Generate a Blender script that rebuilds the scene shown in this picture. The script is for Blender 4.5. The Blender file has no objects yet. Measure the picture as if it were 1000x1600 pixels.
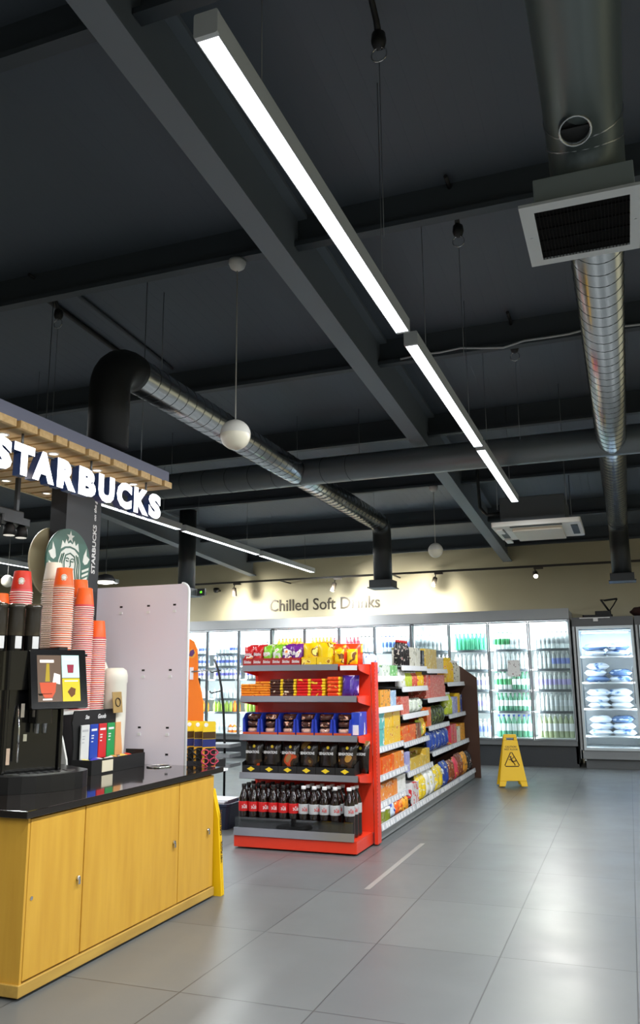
import bpy, bmesh, math, random
from mathutils import Vector, Matrix, Euler
random.seed(7)
PI = math.pi
S = bpy.context.scene
COL = S.collection

# ------------------------------------------------------------------ camera
cd = bpy.data.cameras.new('camera')
cam = bpy.data.objects.new('camera', cd); COL.objects.link(cam)
cd.sensor_fit = 'VERTICAL'; cd.sensor_height = 24.0; cd.lens = 24.0 * 1266.4 / 1600.0
cd.clip_start = 0.05; cd.clip_end = 100
yaw, pitch, roll = 0.3562499, 0.2007851, -0.00918572
fw = Vector((-math.sin(yaw) * math.cos(pitch), math.cos(yaw) * math.cos(pitch), math.sin(pitch)))
r0 = Vector((math.cos(yaw), math.sin(yaw), 0)); u0 = r0.cross(fw)
rt = r0 * math.cos(roll) + u0 * math.sin(roll); up = rt.cross(fw)
cam.matrix_world = Matrix(((rt.x, up.x, -fw.x, 0), (rt.y, up.y, -fw.y, 0), (rt.z, up.z, -fw.z, 1.3), (0, 0, 0, 1)))
S.camera = cam

# ------------------------------------------------------------------ world, exposure
w = bpy.data.worlds.new('world'); S.world = w; w.use_nodes = True
w.node_tree.nodes['Background'].inputs[0].default_value = (0.75, 0.82, 1, 1)
w.node_tree.nodes['Background'].inputs[1].default_value = 0.05
S.view_settings.view_transform = 'Standard'; S.view_settings.look = 'None'
S.view_settings.exposure = 0.0; S.view_settings.gamma = 1.0; S.view_settings.use_curve_mapping = False
S.cycles.max_bounces = 7; S.cycles.diffuse_bounces = 4; S.cycles.glossy_bounces = 3
S.cycles.transparent_max_bounces = 16; S.cycles.sample_clamp_indirect = 4
S.cycles.caustics_reflective = False; S.cycles.caustics_refractive = False
try:
    S.cycles.use_denoising = True
except Exception:
    pass

# ------------------------------------------------------------------ lamps (each belongs to a fitting built below, except the added cooler and freezer fills)
def lamp(name, typ, loc, power, color=(1, 1, 1), size=None, sy=None, target=None, spot=None, blend=0.6):
    l = bpy.data.lights.new(name, typ); l.energy = power; l.color = color
    if typ == 'AREA':
        l.shape = 'RECTANGLE'; l.size = size; l.size_y = sy
    elif size: l.shadow_soft_size = size
    if typ == 'SPOT': l.spot_size = spot; l.spot_blend = blend
    o = bpy.data.objects.new(name, l); COL.objects.link(o); o.location = loc
    if target is not None:
        o.rotation_euler = (Vector(target) - Vector(loc)).to_track_quat('-Z', 'Y').to_euler()
    return o
COOLW = (0.96, 0.985, 1.0)
STRIP_POWER = 70
ROWS = {-8.5: [(-0.75, 1.3), (6.0, 8.05), (8.15, 10.2), (10.3, 12.35)], -4.73: [(3.85, 5.9), (6.0, 8.05), (8.15, 10.2), (10.3, 12.35)],
        -0.925: [(-2.95, -0.9), (-0.75, 1.3), (1.65, 3.69), (3.86, 5.9), (6.0, 8.02)],
        2.87: [(-2.95, -0.9), (-0.75, 1.3), (1.65, 3.7), (3.85, 5.9), (6.0, 8.05), (8.15, 10.2)]}
for rx, segs in ROWS.items():
    for (a, b) in segs:
        lamp('strip_lamp', 'AREA', (rx, (a + b) / 2, 2.972), STRIP_POWER, COOLW, 0.06, b - a - 0.04)
for x0 in (-7.92, -5.535, -3.15):                       # LED bars under the roofs of the three drinks coolers
    lamp('cooler_led', 'AREA', (x0 + 1.19, 12.66, 2.04), 48, (0.93, 0.98, 1.0), 2.2, 0.08, target=(x0 + 1.19, 12.95, 0.6))
    for k in range(1, 4):
        lamp('mullion_fill', 'AREA', (x0 + k * 0.5963, 12.535, 1.22), 16, (0.93, 0.98, 1.0), 0.05, 1.6, target=(x0 + k * 0.5963, 13.2, 1.22))  # added vertical fill lamps without a fitting, brightening the bottle fronts
for x0 in (-0.655, 0.205):                              # the two freezers
    for sx_ in (0.03, 0.7): lamp('freezer_side_fill', 'AREA', (x0 + sx_, 12.575, 1.1), 11, (0.93, 0.95, 1.0), 0.04, 1.5, target=(x0 + 0.365, 13.0, 1.1))  # added side fills, no fitting built, to lighten the shelves below the top one
    lamp('freezer_led', 'AREA', (x0 + 0.385, 12.7, 1.88), 12, (0.9, 0.93, 1.0), 0.6, 0.08, target=(x0 + 0.385, 12.95, 0.5))
for (sx, tx) in ((-6.38, -6.5), (-4.51, -4.3), (-2.8, -3.3)):   # track spots washing the back wall
    lamp('track_spot', 'SPOT', (sx, 12.45, 2.70), 85, (1, 0.96, 0.89), 0.04, target=(tx + 0.3, 13.1, 2.35), spot=2.15, blend=0.9)
lamp('track_spot_bright', 'SPOT', (-1.205, 12.45, 2.69), 150, (1, 0.97, 0.9), 0.04, target=(-0.5, 6.3, 0.0), spot=0.85, blend=1.0)
for y in (2.47, 2.89, 3.304, 3.717, 4.134, 4.54):       # downlights in the slatted canopy
    lamp('canopy_spot', 'SPOT', (-3.03, y, 2.58), 12, (1, 0.82, 0.55), 0.03, target=(-3.03, y, 0), spot=1.5, blend=0.8)

# ------------------------------------------------------------------ materials
def lin(c):
    return tuple((v / 12.92 if v <= 0.04045 else ((v + 0.055) / 1.055) ** 2.4) for v in (x / 255.0 for x in c)) + (1.0,)
MATS = {}
def mat(name, rgb, rough=0.5, metal=0.0, emit=0.0, coat=0.0, spec=0.5):
    if name in MATS: return MATS[name]
    m = bpy.data.materials.new(name); m.use_nodes = True
    b = m.node_tree.nodes['Principled BSDF']
    b.inputs['Base Color'].default_value = lin(rgb); b.inputs['Roughness'].default_value = rough
    b.inputs['Metallic'].default_value = metal; b.inputs['Specular IOR Level'].default_value = spec
    if coat: b.inputs['Coat Weight'].default_value = coat
    if emit:
        b.inputs['Emission Color'].default_value = lin(rgb); b.inputs['Emission Strength'].default_value = emit
    MATS[name] = m
    return m
def nodes(m):
    return m.node_tree.nodes, m.node_tree.links, m.node_tree.nodes['Principled BSDF']
def printed(name, cols, scale=14.0, rough=0.35, stretch=(1, 1, 1), var=0.0):
    """packaging print: blocks of flat colour broken up by noise, different on every copy"""
    if name in MATS: return MATS[name]
    m = mat(name, cols[0], rough); n, l, b = nodes(m)
    tc = n.new('ShaderNodeTexCoord'); oi = n.new('ShaderNodeObjectInfo')
    mp = n.new('ShaderNodeMapping'); mp.inputs['Scale'].default_value = stretch
    add = n.new('ShaderNodeVectorMath'); add.operation = 'ADD'
    mul = n.new('ShaderNodeVectorMath'); mul.operation = 'SCALE'; mul.inputs[3].default_value = 9.0
    l.new(oi.outputs['Random'], mul.inputs[0]); l.new(tc.outputs['Object'], mp.inputs['Vector'])
    l.new(mp.outputs[0], add.inputs[0]); l.new(mul.outputs[0], add.inputs[1])
    t = n.new('ShaderNodeTexNoise'); t.inputs['Scale'].default_value = scale; t.inputs['Detail'].default_value = 1.5
    l.new(add.outputs[0], t.inputs['Vector'])
    r = n.new('ShaderNodeValToRGB'); r.color_ramp.interpolation = 'CONSTANT'
    stops = [0.0, 0.54, 0.61, 0.67, 0.73]
    e = r.color_ramp.elements
    e[0].position = 0; e[0].color = lin(cols[0]); e[1].position = stops[1]; e[1].color = lin(cols[1])
    for i, c in enumerate(cols[2:5]):
        k = e.new(stops[i + 2]); k.color = lin(c)
    l.new(t.outputs['Fac'], r.inputs['Fac']); l.new(r.outputs['Color'], b.inputs['Base Color'])
    return m
def glassy(name, tint=(235, 245, 245), fac=0.08, rough=0.02):
    if name in MATS: return MATS[name]
    m = bpy.data.materials.new(name); m.use_nodes = True
    n, l = m.node_tree.nodes, m.node_tree.links; n.clear()
    o = n.new('ShaderNodeOutputMaterial'); t = n.new('ShaderNodeBsdfTransparent'); g = n.new('ShaderNodeBsdfGlossy')
    t.inputs['Color'].default_value = lin(tint); g.inputs['Roughness'].default_value = rough
    x = n.new('ShaderNodeMixShader'); x.inputs[0].default_value = fac
    l.new(t.outputs[0], x.inputs[1]); l.new(g.outputs[0], x.inputs[2]); l.new(x.outputs[0], o.inputs[0])
    MATS[name] = m
    return m

M_BLACK = mat('black_gloss', (10, 10, 11), 0.18, coat=0.3)
M_MATTE = mat('black_matte', (16, 17, 18), 0.55)
M_STEEL = mat('steel', (185, 188, 190), 0.3, 1.0)
M_CHROME = mat('chrome', (225, 225, 225), 0.12, 1.0)
M_WHITE = mat('white_plastic', (236, 236, 234), 0.4)
M_BEAM = mat('beam_paint', (116, 124, 132), 0.55)
M_PURLIN = mat('purlin_paint', (66, 73, 79), 0.6)
M_DARKDUCT = mat('dark_duct_paint', (38, 42, 44), 0.45)

# ------------------------------------------------------------------ mesh helpers
class B:
    """collects shapes for ONE mesh"""
    def __init__(s): s.v = []; s.f = []; s.m = []; s.sm = []
    def add(s, vs, fs, m=0, smooth=False):
        o = len(s.v); s.v += [tuple(v) for v in vs]
        for f in fs: s.f.append(tuple(i + o for i in f)); s.m.append(m); s.sm.append(smooth)
        return s
    def box(s, x0, x1, y0, y1, z0, z1, m=0, M=None, taper=None):
        vs = [Vector((x, y, z)) for z in (z0, z1) for y in (y0, y1) for x in (x0, x1)]
        if M: vs = [M @ v for v in vs]
        return s.add(vs, [(0, 2, 3, 1), (4, 5, 7, 6), (0, 1, 5, 4), (2, 6, 7, 3), (0, 4, 6, 2), (1, 3, 7, 5)], m)
    def rbox(s, x0, x1, y0, y1, z0, z1, r, m=0, seg=3, axis='z', M=None):
        """box with its four edges along one axis rounded"""
        ax = 'xyz'.index(axis); lo = [x0, y0, z0]; hi = [x1, y1, z1]
        a, b = [i for i in range(3) if i != ax]
        pts = []
        for (cx, cy, a0) in ((hi[a] - r, hi[b] - r, 0), (lo[a] + r, hi[b] - r, PI / 2), (lo[a] + r, lo[b] + r, PI), (hi[a] - r, lo[b] + r, 1.5 * PI)):
            for k in range(seg + 1):
                t = a0 + k * PI / 2 / seg; pts.append((cx + r * math.cos(t), cy + r * math.sin(t)))
        return s.prism(pts, axis, lo[ax], hi[ax], m, M)
    def prism(s, pts, axis, c0, c1, m=0, M=None, smooth=False):
        ax = 'xyz'.index(axis); a, b = [i for i in range(3) if i != ax]
        vs = []
        for c in (c0, c1):
            for p in pts:
                q = [0, 0, 0]; q[ax] = c; q[a] = p[0]; q[b] = p[1]; vs.append(Vector(q))
        if M: vs = [M @ v for v in vs]
        n = len(pts)
        s.add(vs, [tuple(range(n - 1, -1, -1)), tuple(range(n, 2 * n))], m)
        return s.add(vs, [(i, (i + 1) % n, n + (i + 1) % n, n + i) for i in range(n)], m, smooth)
    def lathe(s, prof, c=(0, 0, 0), seg=16, mats=None, M=None, smooth=True, cap=True):
        """prof: [(r, z)...] about z through c; mats: material index per band"""
        vs = []
        for (r, z) in prof:
            for k in range(seg):
                t = 2 * PI * k / seg; vs.append(Vector((c[0] + r * math.cos(t), c[1] + r * math.sin(t), c[2] + z)))
        if M: vs = [M @ v for v in vs]
        o = len(s.v); s.v += [tuple(v) for v in vs]
        for i in range(len(prof) - 1):
            for k in range(seg):
                k2 = (k + 1) % seg
                s.f.append((o + i * seg + k, o + i * seg + k2, o + (i + 1) * seg + k2, o + (i + 1) * seg + k))
                s.m.append(mats[i] if mats else 0); s.sm.append(smooth)
        if cap:
            s.f.append(tuple(o + k for k in range(seg - 1, -1, -1))); s.m.append(mats[0] if mats else 0); s.sm.append(False)
            e = o + (len(prof) - 1) * seg
            s.f.append(tuple(e + k for k in range(seg))); s.m.append(mats[-1] if mats else 0); s.sm.append(False)
        return s
    def tube(s, pts, r, seg=8, m=0, smooth=True, closed=False):
        pts = [Vector(p) for p in pts]; n = len(pts); rings = []
        rad = r if isinstance(r, (list, tuple)) else [r] * n
        prev = None
        for i, p in enumerate(pts):
            if closed: d = pts[(i + 1) % n] - pts[i - 1]
            else: d = pts[min(i + 1, n - 1)] - pts[max(i - 1, 0)]
            d.normalize()
            if prev is None:
                h = Vector((0, 0, 1)) if abs(d.z) < 0.9 else Vector((1, 0, 0))
                a = d.cross(h).normalized()
            else:
                a = (prev - d * prev.dot(d)).normalized()
            b = d.cross(a); prev = a
            rings.append([p + (a * math.cos(2 * PI * k / seg) + b * math.sin(2 * PI * k / seg)) * rad[i] for k in range(seg)])
        o = len(s.v)
        for g in rings: s.v += [tuple(v) for v in g]
        last = n if closed else n - 1
        for i in range(last):
            j = (i + 1) % n
            for k in range(seg):
                k2 = (k + 1) % seg
                s.f.append((o + i * seg + k, o + i * seg + k2, o + j * seg + k2, o + j * seg + k)); s.m.append(m); s.sm.append(smooth)
        if not closed:
            s.f.append(tuple(o + k for k in range(seg - 1, -1, -1))); s.m.append(m); s.sm.append(False)
            s.f.append(tuple(o + (n - 1) * seg + k for k in range(seg))); s.m.append(m); s.sm.append(False)
        return s
    def rod(s, p0, p1, r, seg=8, m=0): return s.tube([p0, p1], r, seg, m)

def mesh(name, b, mats):
    me = bpy.data.meshes.new(name)
    me.from_pydata(b.v, [], b.f)
    for m in (mats if isinstance(mats, (list, tuple)) else [mats]): me.materials.append(m)
    for i, p in enumerate(me.polygons):
        p.material_index = b.m[i]; p.use_smooth = b.sm[i]
    bm = bmesh.new(); bm.from_mesh(me); bmesh.ops.recalc_face_normals(bm, faces=bm.faces); bm.to_mesh(me); bm.free()
    me.update()
    return me
def obj(name, b, mats, parent=None, loc=None, rot=None, bevel=0.0):
    me = b if isinstance(b, bpy.types.Mesh) else mesh(name, b, mats)
    o = bpy.data.objects.new(name, me); COL.objects.link(o)
    if parent is not None: o.parent = parent
    if loc is not None: o.location = loc
    if rot is not None: o.rotation_euler = rot
    if bevel:
        md = o.modifiers.new('edge', 'BEVEL'); md.width = bevel; md.segments = 2; md.limit_method = 'ANGLE'
    return o
def tag(o, label, cat, group=None, kind=None):
    if label: o['label'] = label
    if cat: o['category'] = cat
    if group: o['group'] = group
    if kind: o['kind'] = kind
    return o
def thing(name, label, cat, loc=(0, 0, 0), rz=0.0, group=None):
    o = bpy.data.objects.new(name, None); COL.objects.link(o); o.empty_display_size = 0.05
    o.location = loc; o.rotation_euler = (0, 0, rz)
    return tag(o, label, cat, group)
def dup(root, loc, label, rz=None, group=None):
    r = root.copy(); COL.objects.link(r); r.location = loc
    if rz is not None: r.rotation_euler = (0, 0, rz)
    r['label'] = label
    if group: r['group'] = group
    for ch in list(root.children):
        c = ch.copy(); COL.objects.link(c); c.parent = r
        for g in list(ch.children):
            d = g.copy(); COL.objects.link(d); d.parent = c
    return r
def struct(name, b, mats, label=None, cat=None):
    o = obj(name, b, mats)
    o['kind'] = 'structure'
    if label: o['label'] = label
    if cat: o['category'] = cat
    return o
ONES = 'zeroth first second third fourth fifth sixth seventh eighth ninth tenth eleventh twelfth thirteenth fourteenth fifteenth sixteenth seventeenth eighteenth nineteenth'.split()
TENS = {2: 'twent', 3: 'thirt', 4: 'fort', 5: 'fift', 6: 'sixt', 7: 'sevent'}
def nth(n):
    if n < 20: return ONES[n]
    t, u = divmod(n, 10)
    return TENS[t] + 'ieth' if u == 0 else TENS[t] + 'y-' + ONES[u]

# text as mesh vertices: x right, y up, z out
def text_geo(s, size=1.0, depth=0.0, bold=0.0, shear=0.0):
    c = bpy.data.curves.new('t', 'FONT'); c.body = s; c.size = size; c.extrude = depth; c.offset = bold; c.shear = shear
    c.resolution_u = 3; c.align_x = 'LEFT'
    o = bpy.data.objects.new('t', c); COL.objects.link(o)
    bpy.context.view_layer.update()
    me = bpy.data.meshes.new_from_object(o.evaluated_get(bpy.context.evaluated_depsgraph_get()))
    vs = [v.co.copy() for v in me.vertices]; fs = [tuple(p.vertices) for p in me.polygons]; ns = [p.normal.copy() for p in me.polygons]
    bpy.data.objects.remove(o); bpy.data.curves.remove(c); bpy.data.meshes.remove(me)
    return vs, fs, ns
def text(b, s, origin, right, upv, width=None, height=None, depth=0.002, bold=0.0, shear=0.0, m=0, side=None, bend=None, center=True):
    """lay a text into builder b; fits its box to width and height"""
    vs, fs, ns = text_geo(s, 1.0, 0.05, bold, shear)
    x0 = min(v.x for v in vs); x1 = max(v.x for v in vs); y0 = min(v.y for v in vs); y1 = max(v.y for v in vs)
    sx = width / (x1 - x0) if width else None; sy = height / (y1 - y0) if height else None
    sx = sx or sy; sy = sy or sx
    R = Vector(right).normalized(); U = Vector(upv).normalized(); N = R.cross(U); O = Vector(origin)
    out = []
    for v in vs:
        x = (v.x - x0) * sx - (sx * (x1 - x0) / 2 if center else 0); y = (v.y - y0) * sy - (sy * (y1 - y0) / 2 if center else 0)
        z = (v.z + 0.05) / 0.1 * depth
        if bend:
            a = x / bend; out.append(O + R * ((bend + z) * math.sin(a)) + N * ((bend + z) * math.cos(a) - bend) + U * y)
        else: out.append(O + R * x + U * y + N * z)
    o = len(b.v); b.v += [tuple(v) for v in out]
    for f, n in zip(fs, ns):
        b.f.append(tuple(i + o for i in f)); b.m.append(side if (side is not None and abs(n.z) < 0.5) else m); b.sm.append(False)
    return b
XP, YP, ZP = Vector((1, 0, 0)), Vector((0, 1, 0)), Vector((0, 0, 1))

# ================================================================== the building
def m_floor():
    m = mat('floor_tile', (98, 101, 102), 0.33); n, l, b = nodes(m)
    tc = n.new('ShaderNodeTexCoord'); mp = n.new('ShaderNodeMapping')
    mp.inputs['Location'].default_value = (0.07, -3.31, 0); l.new(tc.outputs['Object'], mp.inputs['Vector'])
    br = n.new('ShaderNodeTexBrick'); br.offset = 0.0; br.squash = 1.0
    for k, v in (('Scale', 1.0), ('Mortar Size', 0.0035), ('Mortar Smooth', 0.3), ('Brick Width', 0.605), ('Row Height', 0.875), ('Bias', 0.0)): br.inputs[k].default_value = v
    br.inputs['Color1'].default_value = lin((96, 99, 100)); br.inputs['Color2'].default_value = lin((103, 106, 106)); br.inputs['Mortar'].default_value = lin((62, 64, 66))
    l.new(mp.outputs[0], br.inputs['Vector'])
    ns = n.new('ShaderNodeTexNoise'); ns.inputs['Scale'].default_value = 3.0; ns.inputs['Detail'].default_value = 6
    l.new(tc.outputs['Object'], ns.inputs['Vector'])
    mr = n.new('ShaderNodeMapRange'); mr.inputs[3].default_value = 0.27; mr.inputs[4].default_value = 0.43
    l.new(ns.outputs['Fac'], mr.inputs[0]); l.new(mr.outputs[0], b.inputs['Roughness'])
    mx = n.new('ShaderNodeMixRGB'); mx.blend_type = 'MULTIPLY'; mx.inputs[0].default_value = 0.25
    cr = n.new('ShaderNodeValToRGB'); cr.color_ramp.elements[0].position = 0.3; cr.color_ramp.elements[0].color = (0.72, 0.72, 0.72, 1); cr.color_ramp.elements[1].position = 0.7
    n2 = n.new('ShaderNodeTexNoise'); n2.inputs['Scale'].default_value = 1.2; n2.inputs['Detail'].default_value = 8
    l.new(tc.outputs['Object'], n2.inputs['Vector']); l.new(n2.outputs['Fac'], cr.inputs[0])
    l.new(br.outputs['Color'], mx.inputs[1]); l.new(cr.outputs[0], mx.inputs[2]); l.new(mx.outputs[0], b.inputs['Base Color'])
    bp = n.new('ShaderNodeBump'); bp.inputs['Strength'].default_value = 0.25; bp.inputs['Distance'].default_value = 0.003; bp.invert = True
    l.new(br.outputs['Fac'], bp.inputs['Height']); l.new(bp.outputs[0], b.inputs['Normal'])
    return m
struct('floor', B().box(-13, 5.5, -4, 13.4, -0.1, 0), m_floor(), 'dark grey tiled shop floor', 'floor')
def m_wall():
    m = mat('wall_paint', (181, 171, 134), 0.7); n, l, b = nodes(m)
    tc = n.new('ShaderNodeTexCoord'); ns = n.new('ShaderNodeTexNoise'); ns.inputs['Scale'].default_value = 0.7
    l.new(tc.outputs['Object'], ns.inputs['Vector'])
    r = n.new('ShaderNodeValToRGB'); r.color_ramp.elements[0].color = lin((192, 183, 150)); r.color_ramp.elements[1].color = lin((206, 198, 167))
    r.color_ramp.elements[0].position = 0.35; r.color_ramp.elements[1].position = 0.65
    l.new(ns.outputs['Fac'], r.inputs[0]); l.new(r.outputs[0], b.inputs['Base Color'])
    return m
WP = m_wall()
struct('wall_back', B().box(-13, 5.5, 13.25, 13.4, 0, 3.58), WP, 'beige back wall above the coolers', 'wall')
struct('wall_left', B().box(-13.15, -13, -4, 13.4, 0, 4.6), WP, 'beige far side wall', 'wall')
struct('wall_right', B().box(5.5, 5.65, -4, 13.4, 0, 4.6), WP, 'beige side wall', 'wall')
struct('wall_front', B().box(-13, 5.5, -4.15, -4, 0, 4.7), mat('front_wall', (150, 145, 130), 0.7), 'wall behind the camera', 'wall')
def zr(y): return 3.775 - 0.061 * (y - 2.135)             # underside of the rafters
DECK = 0.43
def m_deck():
    m = mat('roof_deck', (90, 98, 107), 0.6); n, l, b = nodes(m)
    tc = n.new('ShaderNodeTexCoord'); wv = n.new('ShaderNodeTexWave'); wv.bands_direction = 'X'; wv.wave_profile = 'SAW'
    wv.inputs['Scale'].default_value = 3.2; l.new(tc.outputs['Object'], wv.inputs['Vector'])
    bp = n.new('ShaderNodeBump'); bp.inputs['Strength'].default_value = 0.9; bp.inputs['Distance'].default_value = 0.02
    l.new(wv.outputs['Fac'], bp.inputs['Height']); l.new(bp.outputs[0], b.inputs['Normal'])
    return m
b = B()
for (x0, x1) in ((-13.0, 5.5),):
    y0, y1 = -4.0, 13.4
    vs = [(x, y, zr(y) + DECK + dz) for dz in (0, 0.12) for y in (y0, y1) for x in (x0, x1)]
    b.add(vs, [(0, 2, 3, 1), (4, 5, 7, 6), (0, 1, 5, 4), (2, 6, 7, 3), (0, 4, 6, 2), (1, 3, 7, 5)])
struct('ceiling', b, m_deck(), 'dark ribbed metal roof deck', 'ceiling')
def sloped(b, x0, x1, y0, y1, d0, d1):
    vs = [(x, y, zr(y) + d) for d in (d0, d1) for y in (y0, y1) for x in (x0, x1)]
    return b.add(vs, [(0, 2, 3, 1), (4, 5, 7, 6), (0, 1, 5, 4), (2, 6, 7, 3), (0, 4, 6, 2), (1, 3, 7, 5)])
RX = [-10.71, -6.24, -1.70, 2.84]
for xc in RX:                                             # sloping I-section rafters
    b = B(); sloped(b, xc - 0.07, xc + 0.07, -4, 13.25, 0, 0.018); sloped(b, xc - 0.008, xc + 0.008, -4, 13.25, 0.018, DECK); sloped(b, xc - 0.07, xc + 0.07, -4, 13.25, DECK - 0.03, DECK - 0.002)
    struct('ceiling_beam', b, M_BEAM, 'grey steel rafter sloping down to the back wall', 'beam')
for y in (-1.0, 0.68, 2.43, 4.18, 5.94, 7.66, 9.38, 11.3, 13.0):
    for (xa, xb) in ((-13, RX[0] - 0.01), (RX[0] + 0.01, RX[1] - 0.01), (RX[1] + 0.01, RX[2] - 0.01), (RX[2] + 0.01, RX[3] - 0.01), (RX[3] + 0.01, 5.5)):
        b = B(); z = zr(y) + 0.2; zt = zr(y) + DECK
        b.box(xa, xb, y - 0.035, y + 0.035, z, z + 0.01); b.box(xa, xb, y + 0.022, y + 0.035, z + 0.01, zt - 0.002); b.box(xa, xb, y - 0.035, y - 0.03, z + 0.01, z + 0.03)
        struct('ceiling_beam', b, M_PURLIN, 'dark steel purlin under the roof deck', 'beam')

# ------------------------------------------------------------------ strip lights
M_STRIP = mat('strip_diffuser', (244, 249, 255), 0.5, emit=7.0)
M_HOUSE = mat('strip_housing', (205, 210, 214), 0.4)
M_WIRE = mat('wire', (120, 124, 128), 0.4, 0.6)
rowname = {-8.5: 'far row beyond the coffee counter', -4.73: 'row behind the coffee sign', -0.925: 'row over the open aisle', 2.87: 'row past the picture edge'}
for rx, segs in ROWS.items():
    for i, (a, c) in enumerate(segs):
        if rx == 2.87 or c < 1.5: rn = rowname[rx]
        t = thing('strip_light', '%s glowing white linear light in the %s' % (nth(i + 1), rowname[rx]), 'strip light', (rx, a, 2.98), 0, 'suspended linear lights')
        L = c - a
        bb = B().box(-0.034, 0.034, 0, L, 0.012, 0.07); bb.box(-0.034, -0.031, 0.004, L - 0.004, -0.002, 0.012); bb.box(0.031, 0.034, 0.004, L - 0.004, -0.002, 0.012)
        obj('housing', bb, M_HOUSE, t)
        obj('diffuser', B().box(-0.031, 0.031, 0.006, L - 0.006, 0.0, 0.012), M_STRIP, t)
        for e in (0.0, L): obj('end_cap', B().rbox(-0.036, 0.036, e - 0.008, e + 0.008, -0.002, 0.072, 0.006, axis='y'), M_HOUSE, t)
        for yy in (0.35, L - 0.35):
            z1 = zr(a + yy) + (DECK if rx != 2.87 else 0.0) - 2.98
            obj('suspension_wire', B().rod((0, yy, 0.07), (0, yy, z1), 0.0022, 5), M_WIRE, t)
# hooks with a black flex, hanging from the deck beside the aisle lights
for (x, y, z, nm) in ((-0.80, 2.93, 0, 'near the first aisle light'), (-0.75, 4.42, 0, 'above the gap between aisle lights'), (-0.64, 6.1, 0, 'above the second aisle light'), (-3.68, 4.48, 0, 'over the coffee canopy')):
    zt = zr(y) + DECK
    t = thing('ceiling_hook', 'black ceiling flex with chrome ring hanging %s' % nm, 'hook', (x, y, zt), 0, 'ceiling hooks')
    obj('flex', B().tube([(0, -0.33, -0.01), (0.0, -0.2, -0.012), (-0.005, -0.08, -0.03), (0, -0.03, -0.09), (0, 0, -0.14)], [0.012, 0.012, 0.013, 0.014, 0.016], 8), M_MATTE, t)
    obj('plug', B().lathe([(0.012, 0), (0.03, -0.015), (0.034, -0.05), (0.026, -0.075), (0.012, -0.085)], (0, 0, -0.12), 12), M_MATTE, t)
    obj('ring', B().tube([(0.035 * math.cos(k * PI / 8), 0, -0.235 + 0.035 * math.sin(k * PI / 8)) for k in range(16)], 0.003, 6, closed=True), M_CHROME, t)
    obj('wire', B().rod((0, 0, -0.27), (0, 0, 3.06 - zt), 0.0016, 5), M_WIRE, t)

# ------------------------------------------------------------------ ventilation ducts
def m_spiral():
    m = mat('galvanised_duct', (196, 200, 202), 0.22, 1.0); n, l, b = nodes(m)
    tc = n.new('ShaderNodeTexCoord'); ns = n.new('ShaderNodeTexNoise'); ns.inputs['Scale'].default_value = 9; l.new(tc.outputs['Object'], ns.inputs['Vector'])
    mr = n.new('ShaderNodeMapRange'); mr.inputs[3].default_value = 0.16; mr.inputs[4].default_value = 0.28
    l.new(ns.outputs['Fac'], mr.inputs[0]); l.new(mr.outputs[0], b.inputs['Roughness'])
    return m
M_DUCT = m_spiral(); M_SEAM = mat('duct_seam', (88, 92, 94), 0.4, 0.8)
ZD = 3.3
def seams(b, axis, c, r, a0, a1, step, m=0, tilt=0.25):
    n_ = int((a1 - a0) / step)
    for i in range(1, n_):
        p = a0 + i * step; pts = []
        for k in range(20):
            th = 2 * PI * k / 20; o = tilt * r * math.cos(th)
            pts.append((c[0] + r * math.cos(th), p + o, c[2] + r * math.sin(th)) if axis == 'y' else (p + o, c[1] + r * math.cos(th), c[2] + r * math.sin(th)))
        b.tube(pts, 0.0035, 4, m, closed=True)
    return b
def branch(nm, x, y0, y1, zend, label, r=0.122):
    t = thing('air_duct', label, 'duct', (x, y0, ZD), 0, 'ceiling air ducts')
    L = y1 - y0
    obj('spiral_pipe', B().tube([(0, 0, 0), (0, L * .5, 0), (0, L - 0.12, 0)], r, 28), M_DUCT, t)
    obj('seam_ring', seams(B(), 'y', (0, 0, 0), r, 0.05, L - 0.15, 0.125), M_SEAM, t)
    if zend:
        pts = [(0, L - 0.12, 0)] + [(0, L - 0.12 + 0.16 * math.sin(a), -0.16 + 0.16 * math.cos(a)) for a in (0.3, 0.6, 0.9, 1.2, 1.5)] + [(0, L + 0.04, -0.3), (0, L + 0.04, zend - ZD + 0.1)]
        obj('drop_pipe', B().tube(pts, r + 0.002, 28), M_DARKDUCT, t)
        d = obj('outlet_box', B().box(-0.15, 0.15, L - 0.11, L + 0.19, zend - ZD, zend - ZD + 0.1), M_DARKDUCT, t, bevel=0.006)
        for yy in (0.4, L * 0.5, L - 0.3): obj('hanger_wire', B().rod((0, yy, r), (0, yy, zr(y0 + yy) + DECK - ZD), 0.003, 5), M_WIRE, t)
        obj('outlet_flange', B().box(-0.17, 0.17, L - 0.13, L + 0.21, zend - ZD - 0.008, zend - ZD + 0.006), M_DARKDUCT, d)
    return t
branch('a', 0.012, 3.42, 11.35, 2.5, 'shiny spiral duct running past the ceiling grille to a dark drop')
lb = branch('b', -2.95, 4.32, 10.25, 2.44, 'shiny spiral duct above the gondola, starting at the black elbow')
obj('elbow', B().tube([(0, -0.2, -0.58), (0, -0.2, -0.2)] + [(0, -0.2 + 0.2 * (1 - math.cos(a)), -0.2 + 0.2 * math.sin(a)) for a in (0.25, 0.5, 0.75, 1.0, 1.25, 1.5)] + [(0, 0.02, 0.0), (0, 0.06, 0)], 0.128, 24), mat('elbow_black', (24, 26, 27), 0.6), lb)
t = thing('air_duct', 'dark vertical air duct drop rising behind the white panel', 'duct', (-5.85, 10.2, 2.45), 0, 'ceiling air ducts')
obj('drop_pipe', B().tube([(0, 0, 0.1), (0, 0, 0.6), (0, 0, zr(10.2) + DECK - 2.45 - 0.02)], 0.124, 28), M_DARKDUCT, t)
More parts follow.
